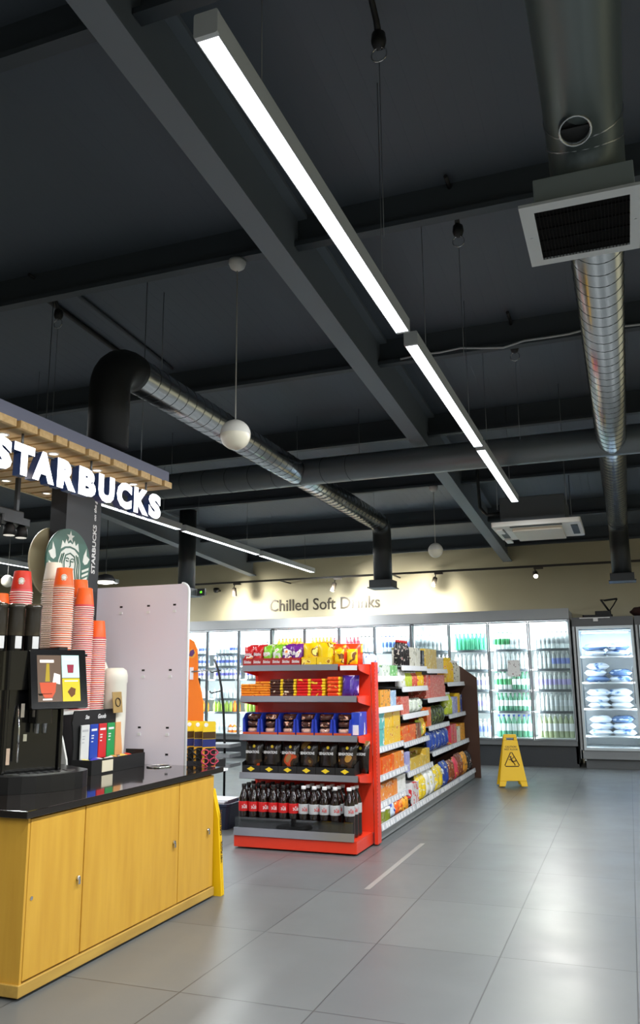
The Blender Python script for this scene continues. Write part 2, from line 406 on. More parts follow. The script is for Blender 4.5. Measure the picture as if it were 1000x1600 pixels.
d = obj('outlet_box', B().box(-0.15, 0.15, -0.15, 0.15, 0, 0.1), M_DARKDUCT, t, bevel=0.006); obj('outlet_flange', B().box(-0.17, 0.17, -0.17, 0.17, -0.008, 0.006), M_DARKDUCT, d)
t = thing('air_duct', 'long grey duct crossing under the roof beside the far purlin', 'duct', (-5.6, 7.3, ZD), 0, 'ceiling air ducts')
obj('spiral_pipe', B().tube([(0, 0, 0), (5.5, 0, 0), (11.05, 0, 0)], 0.13, 28), mat('duct_painted', (112, 120, 124), 0.36, 0.25), t)
obj('seam_ring', seams(B(), 'x', (0, 0, 0), 0.13, 0.1, 3.6, 0.26), M_SEAM, t)
for x in (1.2, 3.3, 5.2, 8.4): obj('hanger_wire', B().rod((x, 0, 0.13), (x, 0, zr(7.3) + DECK - ZD), 0.003, 5), M_WIRE, t)
# the big dark duct over the camera with its grille box
t = thing('supply_duct', 'big dark duct overhead ending in a white framed square grille', 'duct', (0.0, 3.0, 3.02))
obj('pipe', B().tube([(0, -5.5, 0.36), (0, -0.35, 0.36), (0, -0.2, 0.36), (0, -0.08, 0.34), (0, 0.02, 0.28), (0, 0.06, 0.2), (0, 0.08, 0.12)], 0.142, 32), mat('duct_grey_green', (104, 114, 114), 0.36, 0.35), t)
for p in ((0, -0.12, 0.35), (0, -0.02, 0.31)):
    a = 0.35 if p[1] < -0.1 else 0.75
    obj('seam_ring', B().tube([(0.143 * math.cos(k * PI / 12), p[1] - 0.143 * math.sin(k * PI / 12) * math.sin(-a), p[2] + 0.143 * math.sin(k * PI / 12) * math.cos(a)) for k in range(24)], 0.005, 5, closed=True), M_STEEL, t)
sp = obj('damper_spigot', B().lathe([(0.058, 0), (0.058, -0.05), (0.052, -0.05), (0.05, -0.01)], (0, 0, 0), 20, cap=False), M_DUCT, t, (-0.03, -0.24, 0.23), (-0.5, 0, 0))
obj('damper_blade', B().box(-0.05, 0.05, -0.006, 0.006, -0.03, -0.022).lathe([(0.05, -0.014), (0.05, -0.012)], (0, 0, 0), 20), M_MATTE, sp)
obj('plenum_box', B().box(-0.2, 0.16, -0.1, 0.26, 0.012, 0.135), mat('plenum_grey', (164, 175, 176), 0.45, 0.2), t, bevel=0.004)
fb = B(); X0, X1, Y0, Y1 = -0.255, 0.178, -0.145, 0.33
fb.box(X0, X1, Y0, Y0 + 0.052, 0, 0.012).box(X0, X1, Y1 - 0.045, Y1, 0, 0.012).box(X0, X0 + 0.052, Y0 + 0.052, Y1 - 0.045, 0, 0.012).box(X1 - 0.038, X1, Y0 + 0.052, Y1 - 0.045, 0, 0.012)
for (sx, sy) in ((X0 + 0.025, 0.09), (X1 - 0.018, 0.09)): fb.lathe([(0.005, -0.003), (0.005, 0)], (sx, sy, 0), 8)
obj('grille_frame', fb, mat('grille_white', (214, 218, 220), 0.45), t)
gb = B()
for k in range(26): gb.box(X0 + 0.054 + k * 0.0131, X0 + 0.057 + k * 0.0131, Y0 + 0.052, Y1 - 0.045, 0.001, 0.008)
for k in range(4): gb.box(X0 + 0.052, X1 - 0.038, Y0 + 0.1 + k * 0.09, Y0 + 0.103 + k * 0.09, 0.004, 0.008)
gb.box(X0 + 0.05, X1 - 0.036, Y0 + 0.05, Y1 - 0.043, 0.009, 0.0115)
obj('grille_core', gb, mat('grille_dark', (13, 12, 11), 0.7, spec=0.1), t)
# conduits on the deck, left
for (x, r_, nm) in ((-3.8, 0.02, 'dark conduit along the roof deck ending at the black elbow'), (-3.55, 0.014, 'thinner pale conduit beside the dark one on the roof deck')):
    zz = zr(4.9) + DECK - 0.03
    o = obj('conduit', B().tube([(x, y, zr(y) + DECK - r_) for y in (4.3, 4.6, 5.3, 5.85)], r_, 10), M_MATTE if r_ > 0.015 else M_PURLIN); tag(o, nm, 'conduit', 'roof conduits')
pts = [(-1.5 + i * 0.16, 5.88 + 0.015 * math.sin(i * 1.7), zr(5.94) + 0.2 + 0.012 + 0.016 * math.sin(i * 0.9) + 0.01 * math.sin(i * 2.3)) for i in range(18)]
tag(obj('cable', B().tube(pts, 0.008, 6), mat('cable_grey', (190, 194, 196), 0.4)), 'pale grey cable sagging along the purlin right of the lights', 'cable')
# hanging globes
def globe(x, y, zb, r, label, roses=True):
    zt = zr(y) + 0.2
    t = thing('globe_pendant', label, 'pendant lamp', (x, y, zt), 0, 'hanging globes')
    obj('ceiling_rose', B().lathe([(0.055, 0), (0.055, -0.018), (0.045, -0.045), (0.022, -0.062), (0.006, -0.068)], (0, 0, 0), 20), mat('globe_white', (214, 212, 204), 0.4), t)
    obj('cord', B().rod((0, 0, -0.06), (0, 0, zb + r - zt), 0.004, 6), mat('cord_white', (190, 188, 180), 0.5), t)
    prof = [(0.008, r * 1.02)] + [(r * math.sin(a * PI / 20), r * math.cos(a * PI / 20)) for a in range(1, 11)]
    obj('upper_shell', B().lathe(prof, (0, 0, zb - zt), 28, cap=False), mat('globe_white', (214, 212, 204), 0.4), t)
    prof = [(r * math.sin(a * PI / 20) * 0.985, r * math.cos(a * PI / 20)) for a in range(10, 20)] + [(0.004, -r)]
    obj('lower_shell', B().lathe(prof, (0, 0, zb - zt), 28, cap=False), mat('globe_cream', (226, 220, 200), 0.35, coat=0.3), t)
globe(-2.09, 4.18, 2.72, 0.092, 'white ball pendant on a long cord near the coffee sign')
globe(-2.035, 9.38, 2.757, 0.088, 'small white ball pendant hanging before the beige wall')
globe(-8.33, 9.38, 2.70, 0.088, 'white ball pendant at the picture edge behind the coffee cups')
globe(-8.0, 7.66, 2.70, 0.088, 'white ball pendant hidden behind the track spots under the canopy')

# ------------------------------------------------------------------ air conditioner cassette
t = thing('ceiling_cassette', 'white square air conditioner cassette hanging below a grey box', 'air conditioner', (-0.8, 9.15, 2.86))
obj('body', B().box(-0.38, 0.3, -0.38, 0.38, 0.05, 0.33), mat('ac_grey', (92, 98, 102), 0.5), t, bevel=0.01)
pb = B().rbox(-0.47, 0.45, -0.47, 0.47, 0.0, 0.05, 0.03)
obj('panel', pb, mat('ac_white', (226, 222, 212), 0.4), t)
for (x0, x1, y0, y1) in ((-0.43, -0.36, -0.3, 0.3), (0.34, 0.41, -0.3, 0.3), (-0.28, 0.26, -0.43, -0.36)):
    obj('air_slot', B().box(x0, x1, y0, y1, -0.004, 0.004), M_MATTE, t)
obj('intake_grille', B().rbox(-0.27, 0.25, -0.28, 0.42, -0.03, 0.002, 0.02), mat('ac_cream', (214, 204, 186), 0.45), t)
for y in (-0.38, 0.3):
    obj('flap', B().box(-0.44, -0.37, y + 0.05, y + 0.3, -0.02, -0.002, M=None), M_WHITE, t)
for (x, y) in ((-0.4, -0.4), (0.32, -0.4), (-0.4, 0.4), (0.32, 0.4)): obj('hanger_rod', B().rod((x, y, 0.2), (x, y, zr(9.15 + y) + DECK - 2.86), 0.006, 6), M_WIRE, t)
obj('pipe', B().tube([(-0.38, -0.2, 0.2), (-0.55, -0.2, 0.19), (-0.62, -0.2, 0.28), (-0.63, -0.2, 0.6), (-0.63, -0.2, zr(8.95) + DECK - 2.86)], 0.018, 8), M_DARKDUCT, t)

# ------------------------------------------------------------------ track rail and spots on the back wall
t = thing('spotlight_track', 'thin dark spotlight rail running along the beige back wall', 'track', (0, 12.7, 2.93))
obj('rail', B().box(-8.5, 5.4, -0.018, 0.018, -0.016, 0.016), mat('track_brown', (64, 60, 54), 0.5), t)
for x in (-7.5, -5.5, -3.5, 0.5, 2.4, 4.4): obj('bracket', B().box(x - 0.012, x + 0.012, 0.018, 0.55, -0.01, 0.01), M_MATTE, t)
def spot(x, label, lit, lean):
    t = thing('track_spotlight', label, 'spotlight', (x, 12.7, 2.914), 0, 'spotlights on the rail')
    obj('adapter', B().box(-0.02, 0.12, -0.016, 0.016, -0.03, 0.0), mat('spot_bronze', (92, 84, 74), 0.4, 0.3), t)
    obj('stem', B().rod((0, 0, -0.03), (0, -0.02, -0.075), 0.008, 8), M_MATTE, t)
    M = Matrix.Translation((0, -0.02, -0.08)) @ Euler(lean).to_matrix().to_4x4()
    obj('head', B().lathe([(0.03, 0), (0.038, -0.01), (0.04, -0.15), (0.036, -0.152), (0.034, -0.14)], (0, 0, 0), 18, M=M), mat('spot_bronze', (92, 84, 74), 0.4, 0.3), t)
    obj('lens', B().lathe([(0.034, -0.146), (0.034, -0.149)], (0, 0, 0), 18, M=M), mat('spot_lens', (255, 246, 228), 0.3, emit=lit), t)
spot(-6.33, 'bronze spotlight left of the wall lettering, lit at its tip', 4, (0.05, -0.1, 0))
spot(-4.47, 'bronze spotlight tilted above the word Soft', 0.6, (-0.3, 0.22, 0))
spot(-2.77, 'bronze spotlight between the dark duct drop and the rafter end', 0.6, (-0.3, 0.22, 0))
spot(-1.225, 'glaring spotlight aimed at the shop below the white cassette', 60, (-1.05, 0.0, 0.15))
# wall lettering
tb = B(); text(tb, 'Chilled Soft Drinks', (-4.885, 13.248, 2.547), XP, ZP, 2.04, 0.205, 0.012, 0.006, m=0)
tag(obj('wall_lettering', tb, mat('letter_bronze', (74, 68, 58), 0.35, 0.3)), 'dark bronze words Chilled Soft Drinks on the beige wall', 'sign')
# small black wall camera and wall lamp on the far left
t = thing('wall_camera', 'small black camera left of the first bronze spotlight', 'camera', (-6.9, 13.25, 2.86))
obj('mount', B().box(-0.02, 0.02, -0.12, 0, -0.015, 0.015), M_MATTE, t); obj('dome', B().lathe([(0.05, 0.04), (0.06, 0.02), (0.05, -0.03), (0.02, -0.05)], (0, -0.14, 0), 14), M_BLACK, t)
t = thing('hood_lamp', 'black hooded lamp glowing underneath, beside the black pillar', 'lamp', (-6.38, 9.0, 2.56))
obj('hood', B().lathe([(0.02, 0.1), (0.09, 0.08), (0.125, 0.03), (0.13, 0.0), (0.12, 0.0)], (0, 0, 0), 20, cap=False), M_MATTE, t)
obj('bulb', B().lathe([(0.118, 0.0), (0.1, -0.025), (0.04, -0.035)], (0, 0, 0), 20), mat('hood_glow', (255, 250, 235), 0.4, emit=4), t)
obj('cord', B().rod((0, 0, 0.1), (0, 0, zr(9.0) + DECK - 2.56), 0.004, 6), M_MATTE, t)
t = thing('exit_lamp', 'dark fitting with a green indicator beside the white panel top', 'indicator', (-5.625, 10.24, 2.5))
obj('box', B().box(-0.06, 0.06, -0.02, 0.02, -0.05, 0.05), M_MATTE, t, rot=(0, 0, 0)); obj('green_light', B().lathe([(0.018, 0), (0.018, -0.01)], (0, 0, 0), 10, M=Matrix.Translation((0, -0.02, 0)) @ Euler((PI / 2, 0, 0)).to_matrix().to_4x4()), mat('green_led', (120, 255, 60), 0.4, emit=3), t)

# ================================================================== chilled cabinets
M_ALU = mat('cooler_alu', (150, 153, 155), 0.38, 0.7)
M_COOLIN = mat('cooler_inside', (240, 243, 244), 0.5)
M_KICK = mat('cooler_kick', (44, 48, 52), 0.45)
M_BASEP = mat('cooler_base', (112, 116, 118), 0.4, 0.4)
M_DOORF = mat('door_frame', (120, 124, 128), 0.35, 0.7)
M_GLASS = glassy('door_glass', (244, 250, 250), 0.05)
M_LED = mat('led_tube', (248, 252, 255), 0.4, emit=6.0)
M_SHELF = mat('shelf_wire_white', (214, 218, 220), 0.4)
M_LIPD = mat('shelf_lip_dark', (78, 84, 90), 0.4)
DW = 0.5963
def cooler(x0, label, shelves):
    t = thing('drinks_cooler', label, 'fridge', (x0, 12.5, 0), 0, 'drinks coolers'); W = 4 * DW
    bb = B().box(0, 0.03, 0.05, 0.74, 0.05, 2.24).box(W - 0.03, W, 0.05, 0.74, 0.05, 2.24).box(0.03, W - 0.03, 0.71, 0.74, 0.05, 2.24).box(0.03, W - 0.03, 0.05, 0.71, 2.1, 2.14).box(0.03, W - 0.03, 0.05, 0.71, 0.36, 0.4)
    obj('body', bb, M_COOLIN, t)
    obj('header', B().prism([(-0.06, 2.1), (0.08, 2.1), (0.08, 2.26), (-0.02, 2.26)], 'x', 0, W), mat('header_grey', (186, 189, 190), 0.45, 0.2), t)
    obj('header_edge', B().box(0, W, -0.066, -0.05, 2.088, 2.1), M_KICK, t)
    obj('base_panel', B().box(0, W, 0.0, 0.06, 0.3, 0.37), M_BASEP, t)
    obj('kick_plate', B().box(0.0, W, 0.05, 0.1, 0.0, 0.3), M_KICK, t)
    for z in shelves[1:]:
        s = obj('shelf', B().box(0.03, W - 0.03, 0.13, 0.7, z - 0.014, z), M_SHELF, t)
        for k in range(4): obj('shelf_lip', B().box(k * DW + 0.09, (k + 1) * DW - 0.04, 0.118, 0.13, z - 0.03, z + 0.006), M_LIPD, s)
    obj('led_tube', B().box(0.06, W - 0.06, 0.1, 0.13, 2.06, 2.09), M_LED, t)
    for k in range(4):
        a, c = k * DW + 0.004, (k + 1) * DW - 0.004; f = 0.016
        fb = B().box(a, a + f, -0.02, 0.02, 0.375, 2.085).box(c - f, c, -0.02, 0.02, 0.375, 2.085).box(a + f, c - f, -0.02, 0.02, 0.375, 0.39).box(a + f, c - f, -0.02, 0.02, 2.068, 2.085)
        d = obj('door', fb, M_DOORF, t)
        obj('pane', B().box(a + f, c - f, -0.005, 0.002, 0.39, 2.068), M_GLASS, d)
        hx = c - 0.03 if k % 2 == 0 else a + 0.03
        obj('handle', B().tube([(hx, -0.02, 0.95), (hx, -0.045, 0.97), (hx, -0.045, 1.33), (hx, -0.02, 1.35)], 0.007, 8), mat('handle_clear', (205, 210, 212), 0.2), d)
    return t
SH_R = [0.4, 0.775, 1.085, 1.385, 1.68]
SH_L = [0.4, 0.735, 0.955, 1.275, 1.495, 1.705]
cooler(-3.15, 'tall lit drinks cooler behind the wet floor sign', SH_R)
cooler(-5.535, 'tall lit drinks cooler under the words Chilled Soft Drinks', SH_R)
cooler(-7.92, 'tall lit drinks cooler of white cartons behind the orange header board', SH_L)
# bottles: one mesh per kind
def bottle_mesh(name, h, r, body, label, cap, lab=(0.28, 0.6)):
    pr = [(r * 0.8, 0), (r, 0.012), (r, h * lab[0]), (r * 1.015, h * lab[0] + 0.001), (r * 1.015, h * lab[1]), (r, h * lab[1] + 0.001), (r * 0.98, h * 0.68), (r * 0.75, h * 0.78), (r * 0.42, h * 0.88), (r * 0.4, h * 0.92), (r * 0.47, h * 0.925), (r * 0.47, h)]
    return mesh(name, B().lathe(pr, seg=10, mats=[0, 0, 0, 1, 1, 0, 0, 0, 0, 2, 2]), [body, label, cap])
def bmat(n, c):
    m = mat('pet_' + n, c, 0.12, coat=0.4)
    if n in ('clear', 'green', 'teal', 'pale', 'orange', 'lime', 'yellow'):      # see-through plastic
        nd, l, b = nodes(m); t_ = nd.new('ShaderNodeBsdfTransparent'); t_.inputs['Color'].default_value = lin(tuple(min(255, int(v * 0.75 + 60)) for v in c))
        x = nd.new('ShaderNodeMixShader'); x.inputs[0].default_value = 0.36 if n == 'clear' else 0.34; o_ = nd['Material Output']
        l.new(b.outputs[0], x.inputs[1]); l.new(t_.outputs[0], x.inputs[2]); l.new(x.outputs[0], o_.inputs[0])
    return m
P_CLEAR = bmat('clear', (238, 243, 245)); P_GREEN = bmat('green', (112, 178, 148)); P_PALE = bmat('pale', (206, 216, 180)); P_ORANGE = bmat('orange', (238, 136, 40))
P_DARK = bmat('dark', (34, 18, 14)); P_TEAL = bmat('teal', (96, 190, 156)); P_RED = bmat('red', (196, 56, 70)); P_WHITE = bmat('milk', (236, 238, 238)); P_BLUE = bmat('blue', (120, 150, 214)); P_LILAC = bmat('lilac', (176, 170, 214)); P_YEL = bmat('yellow', (232, 200, 70)); P_LIME = bmat('lime', (190, 214, 96))
L_WHITE = mat('lab_white', (232, 234, 236), 0.4); L_GREEN = mat('lab_green', (60, 140, 90), 0.4); L_BLUE = mat('lab_blue', (130, 146, 214), 0.4); L_PURPLE = mat('lab_purple', (178, 168, 220), 0.4); L_PINK = mat('lab_pink', (224, 130, 140), 0.4); L_YEL = mat('lab_yellow', (240, 210, 60), 0.4); L_RED = mat('lab_red', (205, 30, 32), 0.35); L_GREY = mat('lab_grey', (206, 212, 218), 0.4)
C_WHITE = mat('cap_white', (235, 235, 235), 0.4); C_GREEN = mat('cap_green', (70, 140, 104), 0.4); C_BLUE = mat('cap_blue', (50, 70, 160), 0.4); C_GREY = mat('cap_grey', (176, 184, 190), 0.4); C_ORANGE = mat('cap_orange', (236, 120, 30), 0.4); C_RED = mat('cap_red', (190, 40, 40), 0.4); C_BLACK = mat('cap_black', (24, 22, 22), 0.4)
BK = {
 'clear water': bottle_mesh('b', 0.235, 0.032, P_CLEAR, L_GREY, C_GREY), 'clear blue labelled': bottle_mesh('b', 0.23, 0.032, P_CLEAR, L_BLUE, C_WHITE), 'purple labelled clear': bottle_mesh('b', 0.225, 0.032, P_CLEAR, L_PURPLE, C_WHITE),
 'green capped clear': bottle_mesh('b', 0.24, 0.033, P_CLEAR, L_GREEN, C_GREEN), 'green': bottle_mesh('b', 0.235, 0.033, P_GREEN, L_WHITE, C_GREEN), 'teal': bottle_mesh('b', 0.23, 0.032, P_TEAL, P_TEAL, C_GREEN),
 'pale green': bottle_mesh('b', 0.3, 0.036, P_PALE, L_WHITE, C_WHITE), 'large green': bottle_mesh('b', 0.29, 0.036, P_GREEN, P_CLEAR, C_BLUE), 'lilac labelled': bottle_mesh('b', 0.22, 0.031, P_WHITE, P_LILAC, C_WHITE), 'white': bottle_mesh('b', 0.215, 0.031, P_WHITE, L_GREY, C_GREY),
 'orange': bottle_mesh('b', 0.235, 0.032, P_ORANGE, P_ORANGE, C_ORANGE), 'red capped': bottle_mesh('b', 0.225, 0.031, P_RED, L_PINK, C_RED), 'dark capped': bottle_mesh('b', 0.235, 0.031, P_CLEAR, L_WHITE, C_BLACK), 'blue': bottle_mesh('b', 0.23, 0.032, P_CLEAR, P_BLUE, C_BLUE), 'yellow': bottle_mesh('b', 0.23, 0.032, P_YEL, P_YEL, C_ORANGE),
 'slim blue white': bottle_mesh('b', 0.185, 0.03, P_WHITE, mat('lab_deepblue', (70, 92, 184), 0.4), C_BLUE, (0.3, 0.55)), 'slim purple white': bottle_mesh('b', 0.18, 0.03, P_WHITE, mat('lab_violet', (112, 104, 196), 0.4), C_BLUE, (0.35, 0.6)), 'small white': bottle_mesh('b', 0.16, 0.029, P_WHITE, L_GREY, C_WHITE), 'lime juice': bottle_mesh('b', 0.185, 0.031, P_LIME, P_LIME, C_GREEN), 'orange juice': bottle_mesh('b', 0.185, 0.031, P_ORANGE, P_ORANGE, C_ORANGE), 'short orange': bottle_mesh('b', 0.14, 0.034, P_ORANGE, L_WHITE, C_WHITE),
}
SHN = {5: ['bottom', 'fourth', 'third', 'second', 'top'], 6: ['bottom', 'fifth', 'fourth', 'third', 'second', 'top']}
def row(x0, door, shelves, si, kinds, dname, n=8, y=12.665):
    for k in range(n):
        kd = kinds[k * len(kinds) // n]
        o = bpy.data.objects.new('drink_bottle', BK[kd]); COL.objects.link(o)
        o.location = (x0 + door * DW + 0.04 + (k + 0.5) * (DW - 0.08) / n, y + random.uniform(-0.004, 0.004), shelves[si] + 0.001); o.scale = (1.06, 1.06, 1.12 if len(shelves) == 5 else 1.0); o.rotation_euler = (0, 0, random.uniform(0, 6))
        tag(o, '%s bottle, %s from left, %s shelf, %s' % (kd, nth(k + 1), SHN[len(shelves)][si], dname), 'bottle', 'bottles in the drinks coolers')
D4, D3, D2, D1 = 'rightmost cooler door', 'notice-bearing cooler door', 'door of teal bottles', 'door left of the teal bottles'
X0 = -3.15
row(X0, 3, SH_R, 4, ['clear water'], D4); row(X0, 3, SH_R, 3, ['clear water', 'clear blue labelled'], D4); row(X0, 3, SH_R, 2, ['purple labelled clear'], D4); row(X0, 3, SH_R, 1, ['clear water'], D4); row(X0, 3, SH_R, 0, ['pale green'], D4, 7)
row(X0, 2, SH_R, 4, ['green capped clear', 'clear water'], D3); row(X0, 2, SH_R, 3, ['clear water'], D3); row(X0, 2, SH_R, 2, ['green capped clear', 'green'], D3); row(X0, 2, SH_R, 1, ['green'], D3); row(X0, 2, SH_R, 0, ['large green'], D3, 7)
row(X0, 1, SH_R, 4, ['teal'], D2); row(X0, 1, SH_R, 3, ['white'], D2); row(X0, 1, SH_R, 2, ['lilac labelled'], D2); row(X0, 1, SH_R, 1, ['purple labelled clear'], D2); row(X0, 1, SH_R, 0, ['white', 'clear blue labelled'], D2)
row(X0, 0, SH_R, 4, ['clear water', 'white'], D1); row(X0, 0, SH_R, 3, ['white'], D1)
X0 = -5.535
row(X0, 0, SH_R, 4, ['yellow', 'orange'], 'door above the red and green pouches'); row(X0, 1, SH_R, 4, ['orange', 'orange', 'red capped'], 'door above the purple pouches'); row(X0, 2, SH_R, 4, ['red capped', 'dark capped'], 'door above the yellow pouches'); row(X0, 3, SH_R, 4, ['blue', 'clear blue labelled'], 'door above the gondola corner')
X0 = -7.92
LK = {5: ['small white', 'slim blue white'], 4: ['slim blue white'], 3: ['slim purple white'], 2: ['small white'], 1: ['lime juice', 'lime juice', 'orange juice'], 0: ['small white', 'short orange']}
for dr, dn in ((1, 'door behind the orange board'), (2, 'door beside the orange board'), (3, 'door left of the red display')):
    for si in range(6):
        if si < 4 and dr == 3: kk = 7
        row(X0, dr, SH_L, si, LK[si], dn, 7)
o = obj('notice', B().box(-0.09, 0.09, -0.001, 0.001, -0.12, 0.12), printed('notice_print', [(240, 240, 238), (240, 240, 238), (240, 240, 238), (110, 90, 90), (170, 60, 60)], 40), None, (-1.6, 12.486, 1.4)); tag(o, 'white paper notice stuck on the cooler door above the wet floor sign', 'notice')

# freezers
def pillow(b, w, h, t, m=0, n=7, M=None, seal=0.9, crumple=0.0, m2=None):
    """soft filled bag: w along x, h along z, t thick along y, centred"""
    for sgn in (-1, 1):
        vs = []
        for j in range(n + 1):
            for i in range(n + 1):
                u = -1 + 2 * i / n; v = -1 + 2 * j / n
                f = max(0.0, (1 - abs(u) ** 3)) ** 0.6 * max(0.0, (1 - abs(v) ** 4)) ** 0.7
                q = Vector((u * w / 2 * (1 - 0.05 * (1 - abs(v)) ), sgn * t / 2 * f + (random.uniform(-crumple, crumple) if 0 < i < n and 0 < j < n else 0), v * h / 2))
                vs.append(M @ q if M else q)
        fs = []
        for j in range(n):
            for i in range(n):
                a = j * (n + 1) + i; fs.append((a, a + 1, a + n + 2, a + n + 1))
        b.add(vs, fs, m, True)
    return b
M_ICEBAG = printed('ice_bag', [(226, 234, 242), (214, 226, 240), (150, 178, 214), (70, 104, 160)], 9, 0.25)
M_BLUEBAG = printed('blue_bag', [(96, 124, 166), (70, 104, 150), (190, 206, 226), (226, 234, 242)], 8, 0.25)
M_FRZIN = mat('freezer_inside', (216, 223, 226), 0.5)
def freezer(x0, label):
    t = thing('upright_freezer', label, 'freezer', (x0 - 0.035, 12.5, 0), 0, 'upright freezers'); W = 0.8
    bb = B().box(0, 0.03, 0.04, 0.74, 0.1, 1.99).box(W - 0.03, W, 0.04, 0.74, 0.1, 1.99).box(0.03, W - 0.03, 0.7, 0.74, 0.1, 1.99).box(0.03, W - 0.03, 0.04, 0.7, 1.93, 1.99).box(0.03, W - 0.03, 0.04, 0.7, 0.24, 0.28)
    obj('body', bb, M_FRZIN, t)
    obj('side_trim', B().rbox(-0.045, 0.0, 0.0, 0.74, 0.13, 1.99, 0.012), M_ALU, t)
    obj('top_panel', B().box(-0.045, W, 0.02, 0.74, 1.99, 2.12), mat('freezer_top', (96, 98, 100), 0.45), t)
    obj('base_panel', B().box(-0.045, W, 0.0, 0.1, 0.13, 0.25), mat('freezer_base', (132, 136, 138), 0.4, 0.3), t)
    obj('kick_plate', B().box(0.02, W, 0.06, 0.12, 0.0, 0.13), mat('freezer_kick', (88, 92, 94), 0.45), t)
    for z in (0.44, 0.82, 1.19, 1.56): obj('shelf', B().box(0.03, W - 0.03, 0.12, 0.7, z - 0.02, z), M_SHELF, t)
    obj('led_tube', B().box(0.08, W - 0.08, 0.09, 0.12, 1.885, 1.905), M_LED, t)
    a, c, f = 0.01, W - 0.01, 0.035
    d = obj('door', B().box(a, a + f, -0.025, 0.02, 0.25, 1.985).box(c - f, c, -0.025, 0.02, 0.25, 1.985).box(a + f, c - f, -0.025, 0.02, 0.25, 0.285).box(a + f, c - f, -0.025, 0.02, 1.945, 1.985), mat('freezer_frame', (196, 206, 210), 0.35, 0.3), t)
    obj('gasket', B().box(a - 0.008, a, -0.02, 0.02, 0.25, 1.985).box(c, c + 0.008, -0.02, 0.02, 0.25, 1.985), M_MATTE, d)
    obj('pane', B().box(a + f, c - f, -0.006, 0.002, 0.285, 1.945), glassy('freezer_glass', (238, 245, 247), 0.05), d)
    obj('handle', B().tube([(c - 0.05, -0.02, 0.9), (c - 0.05, -0.055, 0.92), (c - 0.05, -0.055, 1.38), (c - 0.05, -0.02, 1.4)], 0.009, 8), M_ALU, d)
    return t
freezer(-0.655, 'upright glass door freezer of ice bags right of the coolers')
freezer(0.205, 'second upright freezer cut off by the picture edge')
bagm = [mesh('bag', pillow(B(), 0.34, 0.34, 0.11, M=Euler((PI / 2, 0, 0)).to_matrix().to_4x4(), crumple=0.008), m) for m in (M_ICEBAG, M_BLUEBAG)]
def bag(x, y, z, k, lab, sx=1, rz=0.0):
    o = bpy.data.objects.new('frozen_bag', bagm[k]); COL.objects.link(o); o.location = (x, y, z + 0.04); o.scale = (sx, 1, 0.95); o.rotation_euler = (0, 0, rz)
    tag(o, lab, 'bag', 'bags in the freezer')
cnt = 0
SHF = {0.28: 'freezer floor', 0.44: 'lowest shelf', 0.82: 'third shelf', 1.19: 'second shelf', 1.56: 'top shelf'}
for z, cols in ((0.44, [[0, 0, 0], [0, 0, 0, 1][1:]]), (0.82, [[0, 0, 0], [0, 0, 0]]), (1.19, [[1, 0, 0], [0, 1]]), (1.56, [[0, 1, 0][:2], [0, 1]])):
    for ci, col in enumerate(cols):
        for k, kd in enumerate(col):
            bag(-0.44 + ci * 0.31 + random.uniform(-0.015, 0.015), 12.82, z + k * 0.092, kd, '%s ice bag, %s from the bottom of the %s stack on the %s' % (('white', 'blue')[kd], nth(k + 1), ('left', 'right')[ci], SHF[z]), random.uniform(0.92, 1.03), random.uniform(-0.12, 0.12))
for ci in range(2):
    for k in range(3): bag(0.42 + ci * 0.3, 12.82, 0.82 + k * 0.092, k % 2, '%s bag, %s from the bottom of the %s stack in the cut off freezer' % (('white', 'blue')[k % 2], nth(k + 1), ('left', 'right')[ci]))
# clutter on top of the freezer
t = thing('folding_stand', 'black folding stand with triangular frame lying on the freezer', 'stand', (-0.28, 12.66, 2.12))
obj('base', B().rbox(-0.3, 0.12, -0.1, 0.1, 0.0, 0.035, 0.03).rbox(-0.12, 0.1, -0.07, 0.07, 0.035, 0.09, 0.02), M_MATTE, t)
obj('frame', B().tube([(0.08, 0, 0.08), (-0.03, 0, 0.26), (0.02, 0, 0.245), (0.2, 0, 0.265)], 0.014, 8).tube([(0.2, 0, 0.265), (0.14, 0, 0.17), (0.08, 0, 0.09)], 0.009, 8), M_MATTE, t)
t = thing('label_rail', 'white edged rail with a square tag along the freezer top', 'rail', (-0.4, 12.5, 2.1))
obj('rail', B().box(-0.22, 0.2, -0.018, 0.015, 0.0, 0.012), M_WHITE, t); obj('square_tag', B().box(-0.03, 0.035, -0.024, -0.018, -0.045, 0.005), M_WHITE, t)
t = thing('dark_bag', 'dark brown bag slumped on the second freezer', 'bag', (0.28, 12.72, 2.12))
obj('sack', pillow(B(), 0.42, 0.3, 0.14, M=Matrix.Translation((0, 0, 0.068)) @ Euler((PI / 2, 0, 0)).to_matrix().to_4x4(), crumple=0.01), mat('bag_brown', (62, 38, 34), 0.7), t)

